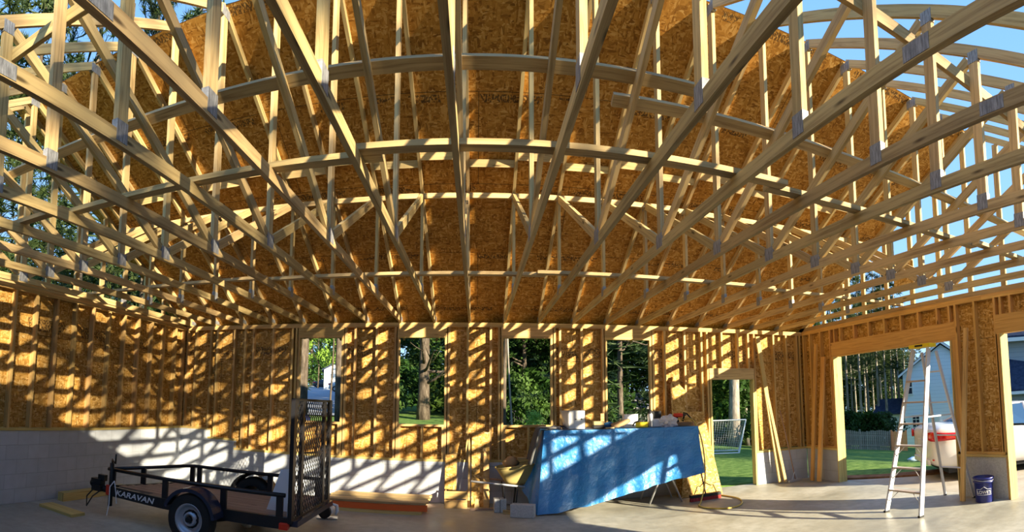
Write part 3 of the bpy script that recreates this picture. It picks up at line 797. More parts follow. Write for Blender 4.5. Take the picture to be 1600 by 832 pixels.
# houses: local frame, u to the side, d away from the camera
def frame(px, dist, zb):
    a = (px - 745.2) / FPX; s_, c_ = math.sin(a), math.cos(a)
    return lambda u, d, z: Vector(((dist + d) * s_ + u * c_, (dist + d) * c_ - u * s_, zb + z))
def wallq(T, u0, u1, d, z0, z1, m, th=.2):
    return m.prism([T(u0, d, z0), T(u1, d, z0), T(u1, d, z1), T(u0, d, z1)], T(0, d + th, 0) - T(0, d, 0))
def win(T, house, u, z, w_, h_, d=0.0, panes=(2, 4)):
    f = MB()
    for a, b, c, e in ((u - w_ / 2 - .08, u + w_ / 2 + .08, z - .08, z), (u - w_ / 2 - .08, u + w_ / 2 + .08, z + h_, z + h_ + .08), (u - w_ / 2 - .08, u - w_ / 2, z, z + h_), (u + w_ / 2, u + w_ / 2 + .08, z, z + h_)):
        wallq(T, a, b, d - .09, c, e, f, .09)
    for i in range(1, panes[0]):
        x = u - w_ / 2 + w_ * i / panes[0]; wallq(T, x - .02, x + .02, d - .07, z, z + h_, f, .05)
    for i in range(1, panes[1]):
        x = z + h_ * i / panes[1]; t_ = .04 if i * 2 == panes[1] else .02; wallq(T, u - w_ / 2, u + w_ / 2, d - .07, x - t_, x + t_, f, .05)
    fo = f.build('window', WHITE, house)
    wallq(T, u - w_ / 2, u + w_ / 2, d - .04, z, z + h_, MB(), .03).build('pane', GLASS_DARK, fo, origin=house['_o'])
TA = frame(1470, 40, -2.9)
ha = thing('house', 'two storey pale blue sided house with gable beyond the lawn', 'house', tuple(TA(0, 3, 0)))
wallq(TA, -2.95, 3.2, 0, 0, 6.1, MB(), 7).build('wall', SIDING_BLUE, ha)
MB().prism([TA(-2.95, 0, 6.1), TA(3.2, 0, 6.1), TA(.12, 0, 8.3)], TA(0, 7, 0) - TA(0, 0, 0)).build('gable', SIDING_BLUE, ha)
for sgn in (-1, 1):
    e = TA(.12 + sgn * 3.4, -.3, 5.87); k = TA(.12, -.3, 8.42)
    MB().prism([e, k, k + Vector((0, 0, .22)), e + Vector((0, 0, .22))], TA(0, 7.6, 0) - TA(0, 0, 0)).build('roof', SHINGLE, ha)
    MB().prism([e - Vector((0, 0, .02)), k - Vector((0, 0, .02)), k + Vector((0, 0, .16)), e + Vector((0, 0, .16))], TA(0, -.06, 0) - TA(0, 0, 0)).build('fascia', WHITE, ha)
win(TA, ha, -2.1, 1.7, .5, 1.2); win(TA, ha, -2.45, 4.6, .35, 1.0, panes=(1, 2)); win(TA, ha, 1.3, 4.4, .8, 1.3)
wallq(TA, -5.3, -2.9, .6, 0, 3.1, MB(), 5).build('garage_wing', SIDING_GREY, ha)
MB().prism([TA(-5.5, .3, 3.05), TA(-2.9, .3, 3.05), TA(-2.9, 3, 4.15), TA(-5.3, 3, 4.15)], (0, 0, .14)).build('roof', SHINGLE, ha)
win(TA, ha, -4.1, .95, .46, 1.15, .6); win(TA, ha, -3.45, .95, .46, 1.15, .6)
TB = frame(1588, 30, -1.6)
hb = thing('house', 'grey sided house with dark roofs behind the white car', 'house', tuple(TB(2, 3, 0)))
wallq(TB, -1.3, 8, 0, 0, 6.2, MB(), 7).build('wall', SIDING_DARK, hb)
MB().prism([TB(-1.9, -.5, 6.1), TB(8, -.5, 6.1), TB(8, 3.4, 8.0), TB(-1.9, 3.4, 8.0)], (0, 0, .16)).build('roof', SHINGLE, hb)
wallq(TB, -1.9, 8, -.58, 5.92, 6.14, MB(), .08).build('gutter', WHITE, hb)
wallq(TB, -1.25, 8, -2.4, 0, 3.0, MB(), 2.4).build('lower_wing', SIDING_DARK, hb)
MB().prism([TB(-1.45, -2.9, 3.0), TB(8, -2.9, 3.0), TB(8, 0, 4.6), TB(.3, 0, 4.6), TB(-.9, 0, 4.9)], (0, 0, .14)).build('roof', SHINGLE, hb)
wallq(TB, -1.45, 8, -2.98, 2.9, 3.06, MB(), .08).build('gutter', WHITE, hb)
win(TB, hb, -.35, 1.3, .55, 1.2, -2.4)
TC = frame(524, 72, 3.0)
hc = thing('house', 'weathered grey house by the road in the first window', 'house', tuple(TC(2, 3, 0)))
wallq(TC, -1.6, 6, 0, 0, 3.4, MB(), 7).build('wall', SIDING_GREY, hc)
MB().prism([TC(-1.6, 0, 3.4), TC(6, 0, 3.4), TC(2.2, 0, 5.4)], TC(0, 7, 0) - TC(0, 0, 0)).build('gable', SIDING_GREY, hc)
for sgn in (-1, 1):
    e = TC(2.2 + sgn * 4.1, -.3, 3.25); k = TC(2.2, -.3, 5.45)
    MB().prism([e, k, k + Vector((0, 0, .2)), e + Vector((0, 0, .2))], TC(0, 7.6, 0) - TC(0, 0, 0)).build('roof', SHINGLE, hc)
win(TC, hc, .8, 1.0, .9, 1.4)
TD = frame(1002, 34, .1)
hd = thing('shed', 'low grey shed with pale roof in the fourth window', 'shed', tuple(TD(0, 1, 0)))
wallq(TD, -1.0, 2.2, 0, 0, 1.35, MB(), 3).build('wall', SIDING_GREY, hd)
MB().prism([TD(-1.3, -.3, 1.3), TD(2.5, -.3, 1.3), TD(2.5, 2.6, 2.35), TD(-1.3, 2.6, 2.35)], (0, 0, .1)).build('roof', CMU, hd)
win(TD, hd, 1.2, .4, .7, .6)

# fences
def fence(name, label, p0, p1, n, h, wd, mm, posts=3, wave=.0, pointed=True, th=.02, rail=(.25, .75)):
    p0, p1 = Vector(p0), Vector(p1); d = (p1 - p0); L = d.length; d.normalize(); nr = Vector((d.y, -d.x, 0)).normalized()
    f = thing(name, label, 'fence', tuple((p0 + p1) / 2))
    for i in range(n):
        c = p0 + (p1 - p0) * ((i + .5) / n); c.z = gz(c.x, c.y) if name != 'x' else c.z
        hh = h + wave * math.sin(i / n * math.pi * 3) + R.uniform(-.02, .02)
        a = d * wd / 2; P = [c - a, c + a, c + a + Vector((0, 0, hh - wd * .5)), c + Vector((0, 0, hh)), c - a + Vector((0, 0, hh - wd * .5))] if pointed else [c - a, c + a, c + a + Vector((0, 0, hh)), c - a + Vector((0, 0, hh))]
        MB().prism([q - nr * th / 2 for q in P], nr * th).build('picket', mm, f)
    for r_ in rail:
        a = p0.copy(); b = p1.copy(); a.z = gz(a.x, a.y) + h * r_; b.z = gz(b.x, b.y) + h * r_
        MB().board(a - nr * (th + .015), b - nr * (th + .015), .07, .03).build('rail', mm, f)
    for i in range(posts):
        c = p0 + (p1 - p0) * (i / max(1, posts - 1)); c.z = gz(c.x, c.y)
        MB().board(c - nr * .07, c - nr * .07 + Vector((0, 0, h + .04)), .09, .09, d).build('post', mm, f)
    return f
a_, b_ = pol(1292, 27), pol(1387, 27)
fence('picket_fence', 'weathered grey picket fence at the far edge of lawn', (*a_, 0), (*b_, 0), 30, 1.0, .088, OLDWOOD, 3, .05)
a_, b_ = pol(1388.5, 26.6), pol(1411, 26.6)
fence('picket_fence', 'short section of fresh orange cedar pickets joining the grey fence', (*a_, 0), (*b_, 0), 6, 1.02, .12, CEDAR, 2)
a_, b_ = pol(1085, 27), pol(1225, 27)
fence('picket_fence', 'grey picket fence behind the goal net in the doorway', (*a_, 0), (*b_, 0), 44, 1.05, .075, OLDWOOD, 4)
a_, b_ = pol(770, 21), pol(1030, 23)
fence('iron_fence', 'black iron picket fence low behind the third window', (*a_, 0), (*b_, 0), 70, 1.0, .022, BLACK_STEEL, 6, 0, False)

# ------------------------------------------------------------------ utility trailer with upright ramp gate
TX, TYc, L1, L2, TW = -4.85, 5.89, 1.39, 1.51, 1.35
TL = L1 + L2
tp_ = lambda s, t, z: Vector((TX + s, TYc + t, z))
hw = TW / 2
NTIP, STIP, KN, KF = -.58, .35, 1.30, .86
def edge(s_, sg):
    k = KN if sg < 0 else KF
    return NTIP + (sg * hw - NTIP) * min(1, max(0, (s_ - STIP) / (k - STIP)))
tr = thing('utility_trailer', 'black v-nosed utility trailer with upright mesh ramp and plank deck', 'trailer', (TX + 1.8, TYc, 0))
for sg, k in ((-1, KN), (1, KF)):
    MB().board(tp_(STIP, NTIP + sg * .02, .355), tp_(k, sg * hw, .355), .125, .045).build('side_frame', BLACK_STEEL, tr)
    MB().board(tp_(k, sg * hw, .355), tp_(TL, sg * hw, .355), .125, .045).build('side_frame', BLACK_STEEL, tr)
for s_ in (.9, 1.5, 2.2, TL - .03): MB().board(tp_(s_, edge(s_, -1) + .03, .32), tp_(s_, edge(s_, 1) - .03, .32), .05, .04).build('cross_member', BLACK_STEEL, tr)
m = MB()
np_ = 10; pw = (TW - .06) / np_
for i in range(np_):
    t0 = -hw + .03 + i * pw; t1 = t0 + pw - .008
    f = max(0, (t1 - NTIP) / (hw - NTIP)); s0 = STIP + (KF - STIP) * f + .04
    if t0 < NTIP: s0 = KN - .25
    m.hexa(tp_((s0 + TL - .03) / 2, (t0 + t1) / 2, .40), (Vector(((TL - .03 - s0) / 2, 0, 0)), Vector((0, (t1 - t0) / 2, 0)), Vector((0, 0, .018))), i * 3.3, i * 1.7)
m.build('deck', DECKWOOD, tr)
for sg, k in ((-1, KN), (1, KF)):
    MB().tube([tp_(STIP - .02, NTIP, .632), tp_(k - .06, edge(k - .06, sg), .645), tp_(k + .05, sg * hw, .645), tp_(TL - .04, sg * hw, .645)], .024, 8).build('side_rail', BLACK_STEEL, tr, True)
    for s_ in (((.62 if sg > 0 else .42), k + .02, 2.12, TL - .10) if sg < 0 else (.55, k + .02, k + .14, 2.12, TL - .10)):
        MB().board(tp_(s_, edge(s_, sg), .40), tp_(s_, edge(s_, sg), .635), .075, .03, (1, 0, 0)).build('rail_post', BLACK_STEEL, tr)
np2_ = lambda s_, t, z: tp_(s_ + STIP, t + NTIP, z)
MB().tube([np2_(.2, .03, .33), np2_(-.12, 0, .36), np2_(-.24, 0, .40)], [.045, .045, .03], 8).build('tongue', BLACK_STEEL, tr)
m = MB().box(np2_(-.20, 0, .43), (.17, .10, .10)); m.blob(np2_(-.27, 0, .41), (.06, .06, .06)); m.box(np2_(-.12, 0, .50), (.12, .06, .08)); m.box(np2_(-.16, -.06, .36), (.16, .05, .07)); m.build('coupler', BLACK, tr, bevel=.006)
m = MB().tube([np2_(.06, -.03, .16), np2_(.06, -.03, .72)], .030, 10)
m.tube([np2_(.06, -.03, .72), np2_(.06, -.03, .77), np2_(.13, -.10, .76), np2_(.20, -.13, .74), np2_(.21, -.14, .86)], .012, 6); m.build('jack', BLACK, tr, True)
MB().box(np2_(.04, -.06, .37), (.06, .03, .13)).build('red_reflector', RED, tr, bevel=.004)
m = MB().tube([np2_(-.2, -.06, .36), np2_(-.28, -.12, .24), np2_(-.24, -.16, .12), np2_(-.16, -.14, .26), np2_(-.1, -.07, .33)], .010, 6); m.build('safety_chain', BLACK, tr)
m = MB().tube([np2_(.14, -.06, .50), np2_(.10, -.10, .42), np2_(.11, -.11, .2), np2_(.09, -.12, .05)], .007, 6); m.tube([np2_(.14, -.06, .5), np2_(.19, -.08, .36), np2_(.21, -.08, .22)], .006, 6); m.build('white_cord', WHITE_PLASTIC, tr)
# wheels and fenders
for sg in (-1, 1):
    c = tp_(1.81, sg * (hw + .15), .285); ax = Vector((0, sg, 0))
    wl_ = MB().lathe([(.17, -.085), (.235, -.095), (.27, -.085), (.285, -.06), (.285, .06), (.27, .085), (.235, .095), (.17, .085)], c, 32, ax).build('wheel', RUBBER, tr, True)
    MB().lathe([(.0, .045), (.045, .045), (.05, .075), (.075, .075), (.08, .03), (.13, .02), (.15, .06), (.172, .088), (.178, .086), (.172, .05), (.165, -.05)], c, 32, ax).build('rim', RIM, wl_, True, origin=tr['_o'])
    m = MB()
    for k in range(5):
        a = k * 2 * math.pi / 5; m.lathe([(.0, .045), (.013, .045), (.013, .03)], c + Vector((math.cos(a) * .085, 0, math.sin(a) * .085)), 8, ax)
    m.lathe([(.0, .11), (.03, .105), (.034, .06), (.036, .032), (.105, .030), (.105, .02)], c, 12, ax)
    m.build('hub', BLACK, wl_, origin=tr['_o'])
    m = MB(); arc = [math.radians(a) for a in range(8, 173, 11)]
    y0, y1 = c.y - .11, c.y + .11
    for i in range(len(arc) - 1):
        for r0, fl in ((.345, 0), (.338, 1)):
            P = [Vector((c.x + math.cos(a) * r0, y, c.z + math.sin(a) * r0)) for a in (arc[i], arc[i + 1]) for y in (y0, y1)]
            m.quad([P[0], P[1], P[3], P[2]] if not fl else [P[0], P[2], P[3], P[1]])
        yy = y0 if sg < 0 else y1
        m.quad([Vector((c.x + math.cos(arc[i]) * .345, yy, c.z + math.sin(arc[i]) * .345)), Vector((c.x + math.cos(arc[i + 1]) * .345, yy, c.z + math.sin(arc[i + 1]) * .345)),
                Vector((c.x + math.cos(arc[i + 1]) * .305, yy, c.z + math.sin(arc[i + 1]) * .305)), Vector((c.x + math.cos(arc[i]) * .305, yy, c.z + math.sin(arc[i]) * .305))])
    m.build('fender', FENDER, tr, True)
MB().tube([tp_(1.81, -hw - .1, .285), tp_(1.81, hw + .1, .285)], .025, 8).build('axle', BLACK_STEEL, tr)
m = MB()
for sg in (-1, 1):
    q = [tp_(1.81 + u, sg * (hw - .08), .29 - .05 * (1 - (u / .36) ** 2)) for u in (-.36, -.2, 0, .2, .36)]
    MB().tube(q, .018, 6).build('leaf_spring', BLACK_STEEL, tr)
pass
# ramp gate
GX = TL + .03; GT, GB = 1.685, .36
for t in (-hw, hw): MB().board(tp_(GX, t, GB), tp_(GX, t, GT), .085, .045, (0, 1, 0)).build('gate_post', BLACK_STEEL, tr)
for t in (-.40, .43): MB().board(tp_(GX, t, GB + .03), tp_(GX, t, GT - .03), .075, .04, (0, 1, 0)).build('gate_bar', BLACK_STEEL, tr)
for z in (GB + .02, GT - .015): MB().board(tp_(GX, -hw, z), tp_(GX, hw, z), .045 if z < 1 else .03, .04).build('gate_rail', BLACK_STEEL, tr)
MB().board(tp_(GX + .02, -hw, GB - .005), tp_(GX + .02, hw, GB - .005), .06, .12, (0, 0, 1)).build('gate_sill', FENDER, tr)
MB().board(tp_(GX, -.40, 1.08), tp_(GX, .43, 1.02), .02, .02).build('gate_brace', BLACK_STEEL, tr)
m = MB()
dx, dz = .080, .105
slope = dz / dx
t = -hw - (GT - GB) / slope
k = 0
while t < hw:
    for sg in (1, -1):
        z0, z1 = GB + .04, GT - .03
        a = (t, z0) if sg > 0 else (t, z1); b = (t + (z1 - z0) / slope, z1) if sg > 0 else (t + (z1 - z0) / slope, z0)
        # clip to the gate width
        (ta, za), (tb_, zb_) = a, b
        if tb_ <= -hw or ta >= hw: continue
        f = (zb_ - za) / (tb_ - ta)
        if ta < -hw: za += f * (-hw - ta); ta = -hw
        if tb_ > hw: zb_ += f * (hw - tb_); tb_ = hw
        m.board(tp_(GX + .012 * 1, ta, za), tp_(GX + .012, tb_, zb_), .0075, .006, (1, 0, 0))
    t += dx
m.build('mesh_panel', BLACK_STEEL, tr)
for t in (-hw - .03, hw + .03):
    MB().box(tp_(TL - .03, t, .33), (.10, .07, .07)).build('tail_light', RED, tr, bevel=.008)
    MB().box(tp_(TL + .02, t * .96, .50), (.05, .06, .14)).build('gate_latch', GALV, tr, bevel=.006)
d = Vector((KN - STIP, -hw - NTIP + .02, 0)).normalized(); up = Vector((0, 0, 1)); nrm = d.cross(up)
c = tp_(STIP, NTIP - .02, .352).lerp(tp_(KN, -hw, .352), .52) + nrm * .026
M = Matrix(((d.x, up.x, nrm.x, c.x), (d.y, up.y, nrm.y, c.y), (d.z, up.z, nrm.z, c.z), (0, 0, 0, 1)))
text_mesh('lettering', 'KARAVAN', .125, WHITE_PLASTIC, tr, M, .002, (1.12, .78, 1), .22)
# things on the deck
b = thing('plastic_bin', 'upright white plastic sheet leaning inside the mesh ramp', 'sheet', tuple(tp_(TL - .13, .12, .42)))
MB().prism([tp_(TL - .36, -.42, .42), tp_(TL - .05, -.42, .42), tp_(TL - .05, -.42, .90), tp_(TL - .20, -.42, .88)], (0, .012, 0)).build('sheet', WHITE_PLASTIC, b)
b.name = 'plastic_sheet'

# ------------------------------------------------------------------ loose lumber on the slab
def lone(mb, name, label, cat, m, origin, group=None, smooth=False, bevel=0.0):
    o = mb.build(name, m, None, smooth, origin=origin, bevel=bevel); return tag(o, label, cat, group)
lone(MB().board((-5.52, 5.42, .065), (-5.48, 6.85, .065), .125, .125), 'timber', 'thick square timber lying along the foot of the block wall', 'timber', TREATED, (-5.5, 6.1, 0))
lone(MB().board((-5.40, 5.02, .02), (-4.72, 4.98, .02), .24, .038, (0, 1, 0)), 'plank', 'short wide plank lying flat on the slab before the timber', 'plank', TREATED, (-5.1, 5, 0))
g = 'boards of the low stack'
for i, y in enumerate((7.93, 8.25, 8.58)):
    lone(MB().board((-2.38, y, .02), (-.82, y + .02, .02), .24, .038, (0, 1, 0)), 'board', 'bottom yellow board of the low stack, %s from the camera' % ORD[i], 'board', TREATED, (-1.6, y, 0), g)
lone(MB().board((-2.40, 7.90, .085), (-.74, 7.925, .085), .088, .06), 'board', 'board with orange painted edge fronting the low lumber stack', 'board', ORANGE_PAINT, (-1.6, 7.9, .04), g)
lone(MB().board((-2.30, 8.66, .085), (-.78, 8.68, .085), .088, .06), 'board', 'board with orange painted edge at the rear of the stack', 'board', ORANGE_PAINT, (-1.6, 8.67, .04), g)
for i in range(6):
    y = 7.955 + i * .128
    lone(MB().board((-2.36 + .02 * (i % 3), y, .149), (-.76 + .03 * (i % 2), y + .02, .149), .122, .034, (0, 1, 0)), 'board', 'pale top board of the low stack, %s from the camera' % ORD[i], 'board', LUMBER_PALE, (-1.6, y, .13), g)
# circular saw
sx, sy = -2.10, 7.22
b = thing('circular_saw', 'circular saw resting on the slab by the trailer ramp', 'saw', (sx, sy, 0))
MB().box((sx, sy, .012), (.30, .16, .012), .2).build('base_plate', SILVER, b)
MB().lathe([(.0, .05), (.085, .05), (.095, .04), (.095, .0), (.0, .0)], (sx - .02, sy - .055, .105), 24, (0, -1, 0)).build('blade_guard', BLACK, b)
MB().lathe([(.0, .17), (.05, .17), (.06, .15), (.062, .0)], (sx + .02, sy + .13, .11), 16, (0, -1, 0)).build('motor', WHITE_PLASTIC, b, True)
m = MB().tube([(sx + .02, sy, .17), (sx + .08, sy, .205), (sx + .14, sy, .19), (sx + .15, sy, .12), (sx + .12, sy, .06)], [.018, .02, .022, .024, .02], 8); m.build('handle', WHITE_PLASTIC, b, True)
lone(MB().blob((-2.87, 6.16, .03), (.07, .05, .03), 10, 6, .5, 3), 'paper_scrap', 'crumpled white paper on the slab near the camera', 'paper', WHITE, (-2.87, 6.16, 0))

# offcuts standing at the back wall
def leaner(name, label, poly, n, m, cat='offcut'):
    c = sum((V3(p) for p in poly), Vector()) / len(poly)
    return lone(MB().prism(poly, n), name, label, cat, m, (c.x, c.y, 0))
leaner('osb_strip', 'narrow strand board strip standing behind the small wooden crate', [(-.53, 8.72, 0), (-.33, 8.72, 0), (-.33, 8.86, .84), (-.53, 8.86, .82)], (0, -.012, 0), OSB_PANEL)
b = thing('crate', 'small open wooden crate on the slab by the strand board', 'crate', (-.32, 8.55, 0))
for z0, z1, y0 in ((.0, .13, 8.44), (.15, .27, 8.44)):
    MB().board((-.51, y0, (z0 + z1) / 2), (-.14, y0, (z0 + z1) / 2), z1 - z0, .018).build('slat', LUMBER, b)
for x in (-.50, -.15): MB().board((x, 8.455, .13), (x, 8.68, .13), .26, .018).build('end_board', LUMBER, b)
MB().board((-.49, 8.565, .01), (-.16, 8.565, .01), .2, .018, (0, 1, 0)).build('bottom', LUMBER, b)
leaner('stake', 'tall thin pointed stake left of the big strand board offcut'.replace(' left of', ' beside'), [(-.135, 8.60, 0), (-.10, 8.60, 0), (-.10, 8.80, 1.0), (-.12, 8.85, 1.2), (-.135, 8.80, 1.0)], (0, -.03, 0), LUMBER)
leaner('osb_offcut', 'large strand board offcut leaning against the back wall studs', [(-.08, 8.58, 0), (.22, 8.58, 0), (.22, 8.865, 1.2), (-.08, 8.865, 1.22)], (0, -.012, 0), OSB_PANEL)
leaner('stake', 'pointed board standing against the large strand board offcut', [(.12, 8.50, 0), (.21, 8.50, 0), (.21, 8.68, .7), (.135, 8.74, .96), (.12, 8.68, .7)], (0, -.018, 0), LUMBER)
leaner('wedge', 'small pale tapered wood wedge standing on the slab', [(-.03, 8.42, 0), (.06, 8.42, 0), (.035, 8.44, .16), (-.01, 8.44, .16)], (0, -.03, 0), LUMBER_PALE)
lone(MB().board((.42, 8.03, .025), (.66, 7.93, .025), .07, .045, (0, 0, 1)), 'wood_scrap', 'short wood scrap lying between the grey blocks', 'offcut', LUMBER_PALE, (.55, 8, 0))
lone(MB().board((-.1, 8.30, .015), (.30, 8.33, .015), .05, .028, (0, 1, 0)), 'wood_scrap', 'thin dark scrap lying before the offcuts', 'offcut', DECKWOOD, (.1, 8.3, 0))
for i, x in enumerate((.325, .425)):
    lone(MB().box((x, 8.22, .10), (.092, .19, .20), .05), 'paver_block', 'grey block on end, %s of two side by side' % ('one farther from the tarp' if i == 0 else 'one nearer the tarp'), 'block', CMU, (x, 8.22, 0), bevel=.006)
lone(MB().box((.70, 7.78, .095), (.36, .14, .19), -.35), 'concrete_block', 'pale concrete block lying at the lower corner of tarp', 'block', CMU, (.70, 7.78, 0), bevel=.008)

# wheelbarrow, half hidden by the tarp
b = thing('wheelbarrow', 'olive wheelbarrow with sagging tub beside the blue tarp', 'wheelbarrow', (.65, 8.42, 0))
def tubpt(u, v):
    a = u * 2 * math.pi; q = v
    ex = (.20 + .17 * q) * (1 if math.cos(a) < 0 else 1.0); ey = .15 + .11 * q
    cx = abs(math.cos(a)) ** .6 * (1 if math.cos(a) > 0 else -1); cy = abs(math.sin(a)) ** .6 * (1 if math.sin(a) > 0 else -1)
    return Vector((.68 + ex * cx, 8.44 + ey * cy, .40 + .30 * q + .05 * q * cx))
m = MB().grid(tubpt, 28, 6); m.grid(lambda u, v: tubpt(u, 0) * v + Vector((.68, 8.44, .40)) * (1 - v), 28, 2)
o = m.build('tub', TUB, b, True); sm = o.modifiers.new('thick', 'SOLIDIFY'); sm.thickness = .006
m = MB().tube([tubpt(k / 28, 1) for k in range(29)], .012, 6); m.build('rim', TUB, b, True)
for sg in (-1, 1):
    MB().tube([(-.08, 8.44 + sg * .26, .47), (.30, 8.44 + sg * .24, .43), (.80, 8.44 + sg * .16, .36), (1.12, 8.44 + sg * .07, .24)], .017, 8).build('handle', GALV if sg < 0 else DECKWOOD, b, True)
    MB().tube([(.42, 8.44 + sg * .22, .42), (.47, 8.44 + sg * .22, .02), (.62, 8.44 + sg * .20, .02), (.66, 8.44 + sg * .19, .39)], .014, 8).build('leg', BLACK_STEEL, b, True)
MB().lathe([(.06, -.04), (.15, -.045), (.17, -.03), (.17, .03), (.15, .045), (.06, .04)], (1.14, 8.44, .17), 20, (0, 1, 0)).build('wheel', RUBBER, b, True)
lone(MB().blob((.56, 8.43, .735), (.12, .11, .09), 12, 8, .35, 5), 'sand_bag', 'tan rumpled bag lying in the wheelbarrow', 'bag', TAN, (.56, 8.43, .65), smooth=True)
lone(MB().board((.66, 8.40, .80), (1.08, 8.44, .81), .09, .03, (0, 1, 0)), 'board', 'short board resting across the wheelbarrow rim', 'board', LUMBER_PALE, (.85, 8.42, .78))

# ------------------------------------------------------------------ work table under the blue tarp
T0, T1, TYf, TYb, TZ = 1.06, 3.62, 7.98, 8.74, 1.262
b = thing('work_table', 'tall work table hidden under the blue tarp, steel legs showing', 'table', (2.34, 8.36, 0))
MB().slab((T0, TYf, TZ - .05), (T1, TYb, TZ - .012)).build('tabletop', PLY, b)
for (xa, xb) in ((1.25, 1.05), (1.25, 1.45), (3.1, 2.8), (3.1, 3.38)):
    for y in (8.14, 8.62):
        MB().tube([(xa, y, TZ - .06), (xa + (xb - xa) * .35, y, .42), (xb, y, .012)], .017, 8).build('leg', GALV, b, True)
for x in (1.25, 3.1):
    MB().tube([(x, 8.14, .46), (x, 8.62, .46)], .014, 8).build('crossbar', WHITE, b)
MB().board((2.97, 8.12, .45), (3.28, 8.12, .45), .03, .03).build('crossbar', WHITE, b)
def zbot(x):
    pts = [(1.0, .01), (1.2, .02), (1.7, .11), (2.2, .22), (2.7, .33), (3.2, .43), (3.7, .49)]
    for (a, za), (c, zc) in zip(pts, pts[1:]):
        if x <= c: return za + (zc - za) * max(0, (x - a)) / (c - a)
    return .49
def tarp_front(u, v):
    x = T0 - .012 + (T1 - T0 + .03) * u
    zt = TZ + .006
    zb = zbot(x)
    z = zt + (zb - zt) * v
    fold = .030 * math.sin(u * 23 + 1.5 * math.sin(v * 3)) * v + .022 * math.sin(u * 51 + 2 * v) * v + .03 * noise.noise(Vector((u * 9, v * 5, 3))) * (.25 + v)
    flare = .10 * v * v
    x2 = x - .13 * v * max(0, 1 - u * 4) + .04 * v * max(0, u * 4 - 3)
    return Vector((x2, TYf - .016 - flare * (.5 + .5 * (1 - u)) - fold * .8 - .03 * v, z + .006 * math.sin(u * 40) * v))
def tarp_top(u, v):
    x = T0 - .012 + (T1 - T0 + .03) * u
    a = tarp_front(u, 0)
    return Vector((x, a.y + (TYb + .02 - a.y) * v, TZ + .006 + .004 * noise.noise(Vector((u * 20, v * 6, 1))) * math.sin(math.pi * v)))
def tarp_left(u, v):
    p0 = tarp_front(0, v); y = p0.y + (TYb + .02 - p0.y) * u
    zb = .02 + .55 * u; z = (TZ + .006) + (zb - TZ - .006) * v if u > 0 else p0.z
    return Vector((p0.x - .16 * v * math.sin(u * 3.1) - .03 * math.sin(u * 14) * v, y, z if u > 0 else p0.z))
def tarp_right(u, v):
    p0 = tarp_front(1, v); y = p0.y + (TYb - .12 - p0.y) * u
    low = .49 - .10 * math.sin(min(1, u * 1.6) * math.pi) + .18 * u
    z = (TZ + .006) + (low - TZ) * v
    return Vector((p0.x + (.20 * v * math.sin(u * 2.6) + .02 * math.sin(u * 17) * v if u > 0 else 0), y, z if u > 0 else p0.z))
m = MB().grid(tarp_front, 90, 40, (2.6, 1.3)); m.grid(tarp_top, 60, 12, (2.6, .8)); m.grid(tarp_left, 24, 26, (.8, 1.2)); m.grid(tarp_right, 24, 26, (.8, .9))
o = lone(m, 'tarp', 'crumpled blue tarp draped over the tall work table', 'tarp', TARP, (2.34, 7.95, 0), smooth=True)
def jacket(u, v):
    y = 7.99 + .30 * u; w_ = .022 * math.sin(u * 15 + v * 3)
    if v < .3: return Vector((1.24 - .27 * v / .3, y + .02 * v, TZ + .03 + .008 * math.sin(u * 11)))
    q = (v - .3) / .7
    return Vector((.965 - .13 * q + w_, y - .10 * q + .10 * q * (u - .5), TZ + .02 - .50 * q - .04 * math.sin(u * 4)))
m = MB().grid(jacket, 14, 18)
o = lone(m, 'jacket', 'grey jacket slung over the corner of the tarp', 'jacket', GREYCLOTH, (1.0, 8.1, 1.2), smooth=True); sm = o.modifiers.new('thick', 'SOLIDIFY'); sm.thickness = .02; sm.offset = 1
TZ2 = TZ + .014
# things on the table
def obj1(mb, name, label, cat, m, x, y, smooth=False, bevel=0.0): return lone(mb, name, label, cat, m, (x, y, TZ2), None, smooth, bevel)
m = MB()
rr = random.Random(4)
for k in range(7):
    x = 1.14 + k * .035; m.tube([(x + rr.uniform(-.03, .03), 8.12 + rr.uniform(-.05, .1), TZ2 + .012), (x + .06, 8.2, TZ2 + .03 + rr.uniform(0, .03)), (x + .1, 8.15 + rr.uniform(-.05, .1), TZ2 + .012)], .012, 6)
obj1(m, 'cable_heap', 'tangle of black straps at the jacket end of table', 'straps', DARK, 1.2, 8.15)
b = thing('metal_box', 'pale steel box with open side door on the tarp', 'box', (1.57, 8.14, TZ2))
m = MB(); x0, x1, y0, y1, z0, z1 = 1.45, 1.72, 8.06, 8.28, TZ2, TZ2 + .30
for lo, hi in (((x0, y0, z0), (x1, y0 + .006, z1)), ((x0, y1 - .006, z0), (x1, y1, z1)), ((x1 - .006, y0, z0), (x1, y1, z1)), ((x0, y0, z0), (x1, y1, z0 + .006)), ((x0, y0, z1 - .006), (x1, y1, z1)), ((x0, y0, z0), (x0 + .006, y1, z1))): m.slab(lo, hi)
m.build('case', PALE, b)
MB().prism([(x0, y0, z0), (x0, y0, z1), (x0 - .11, y0 + .12, z1 + .0), (x0 - .05, y0 + .12, z0)], (-.006, .0, 0)).build('door', SILVER, b)
MB().lathe([(0, .01), (.012, .01), (.012, 0)], (1.66, 8.06, TZ2 + .16), 10, (0, -1, 0)).build('knob', BLACK, b); m = MB(); m.slab((1.55, 8.055, TZ2 + .15), (1.58, 8.06, TZ2 + .165)); m.build('latch', BLACK, b)
for i, (w_, h_, c_, l_) in enumerate(((.17, .06, LUMBER, 'wood block lying on small pile beside the steel box'),)):
    obj1(MB().box((1.95, 8.12, TZ2 + .09), (w_, .10, h_)), 'wood_block', l_, 'block', LUMBER_PALE, 1.95, 8.12, bevel=.004)
obj1(MB().box((1.95, 8.13, TZ2 + .03), (.19, .13, .058)), 'tool_case', 'dark case beneath the wood block on the table', 'case', BLACK, 1.95, 8.13, bevel=.008)
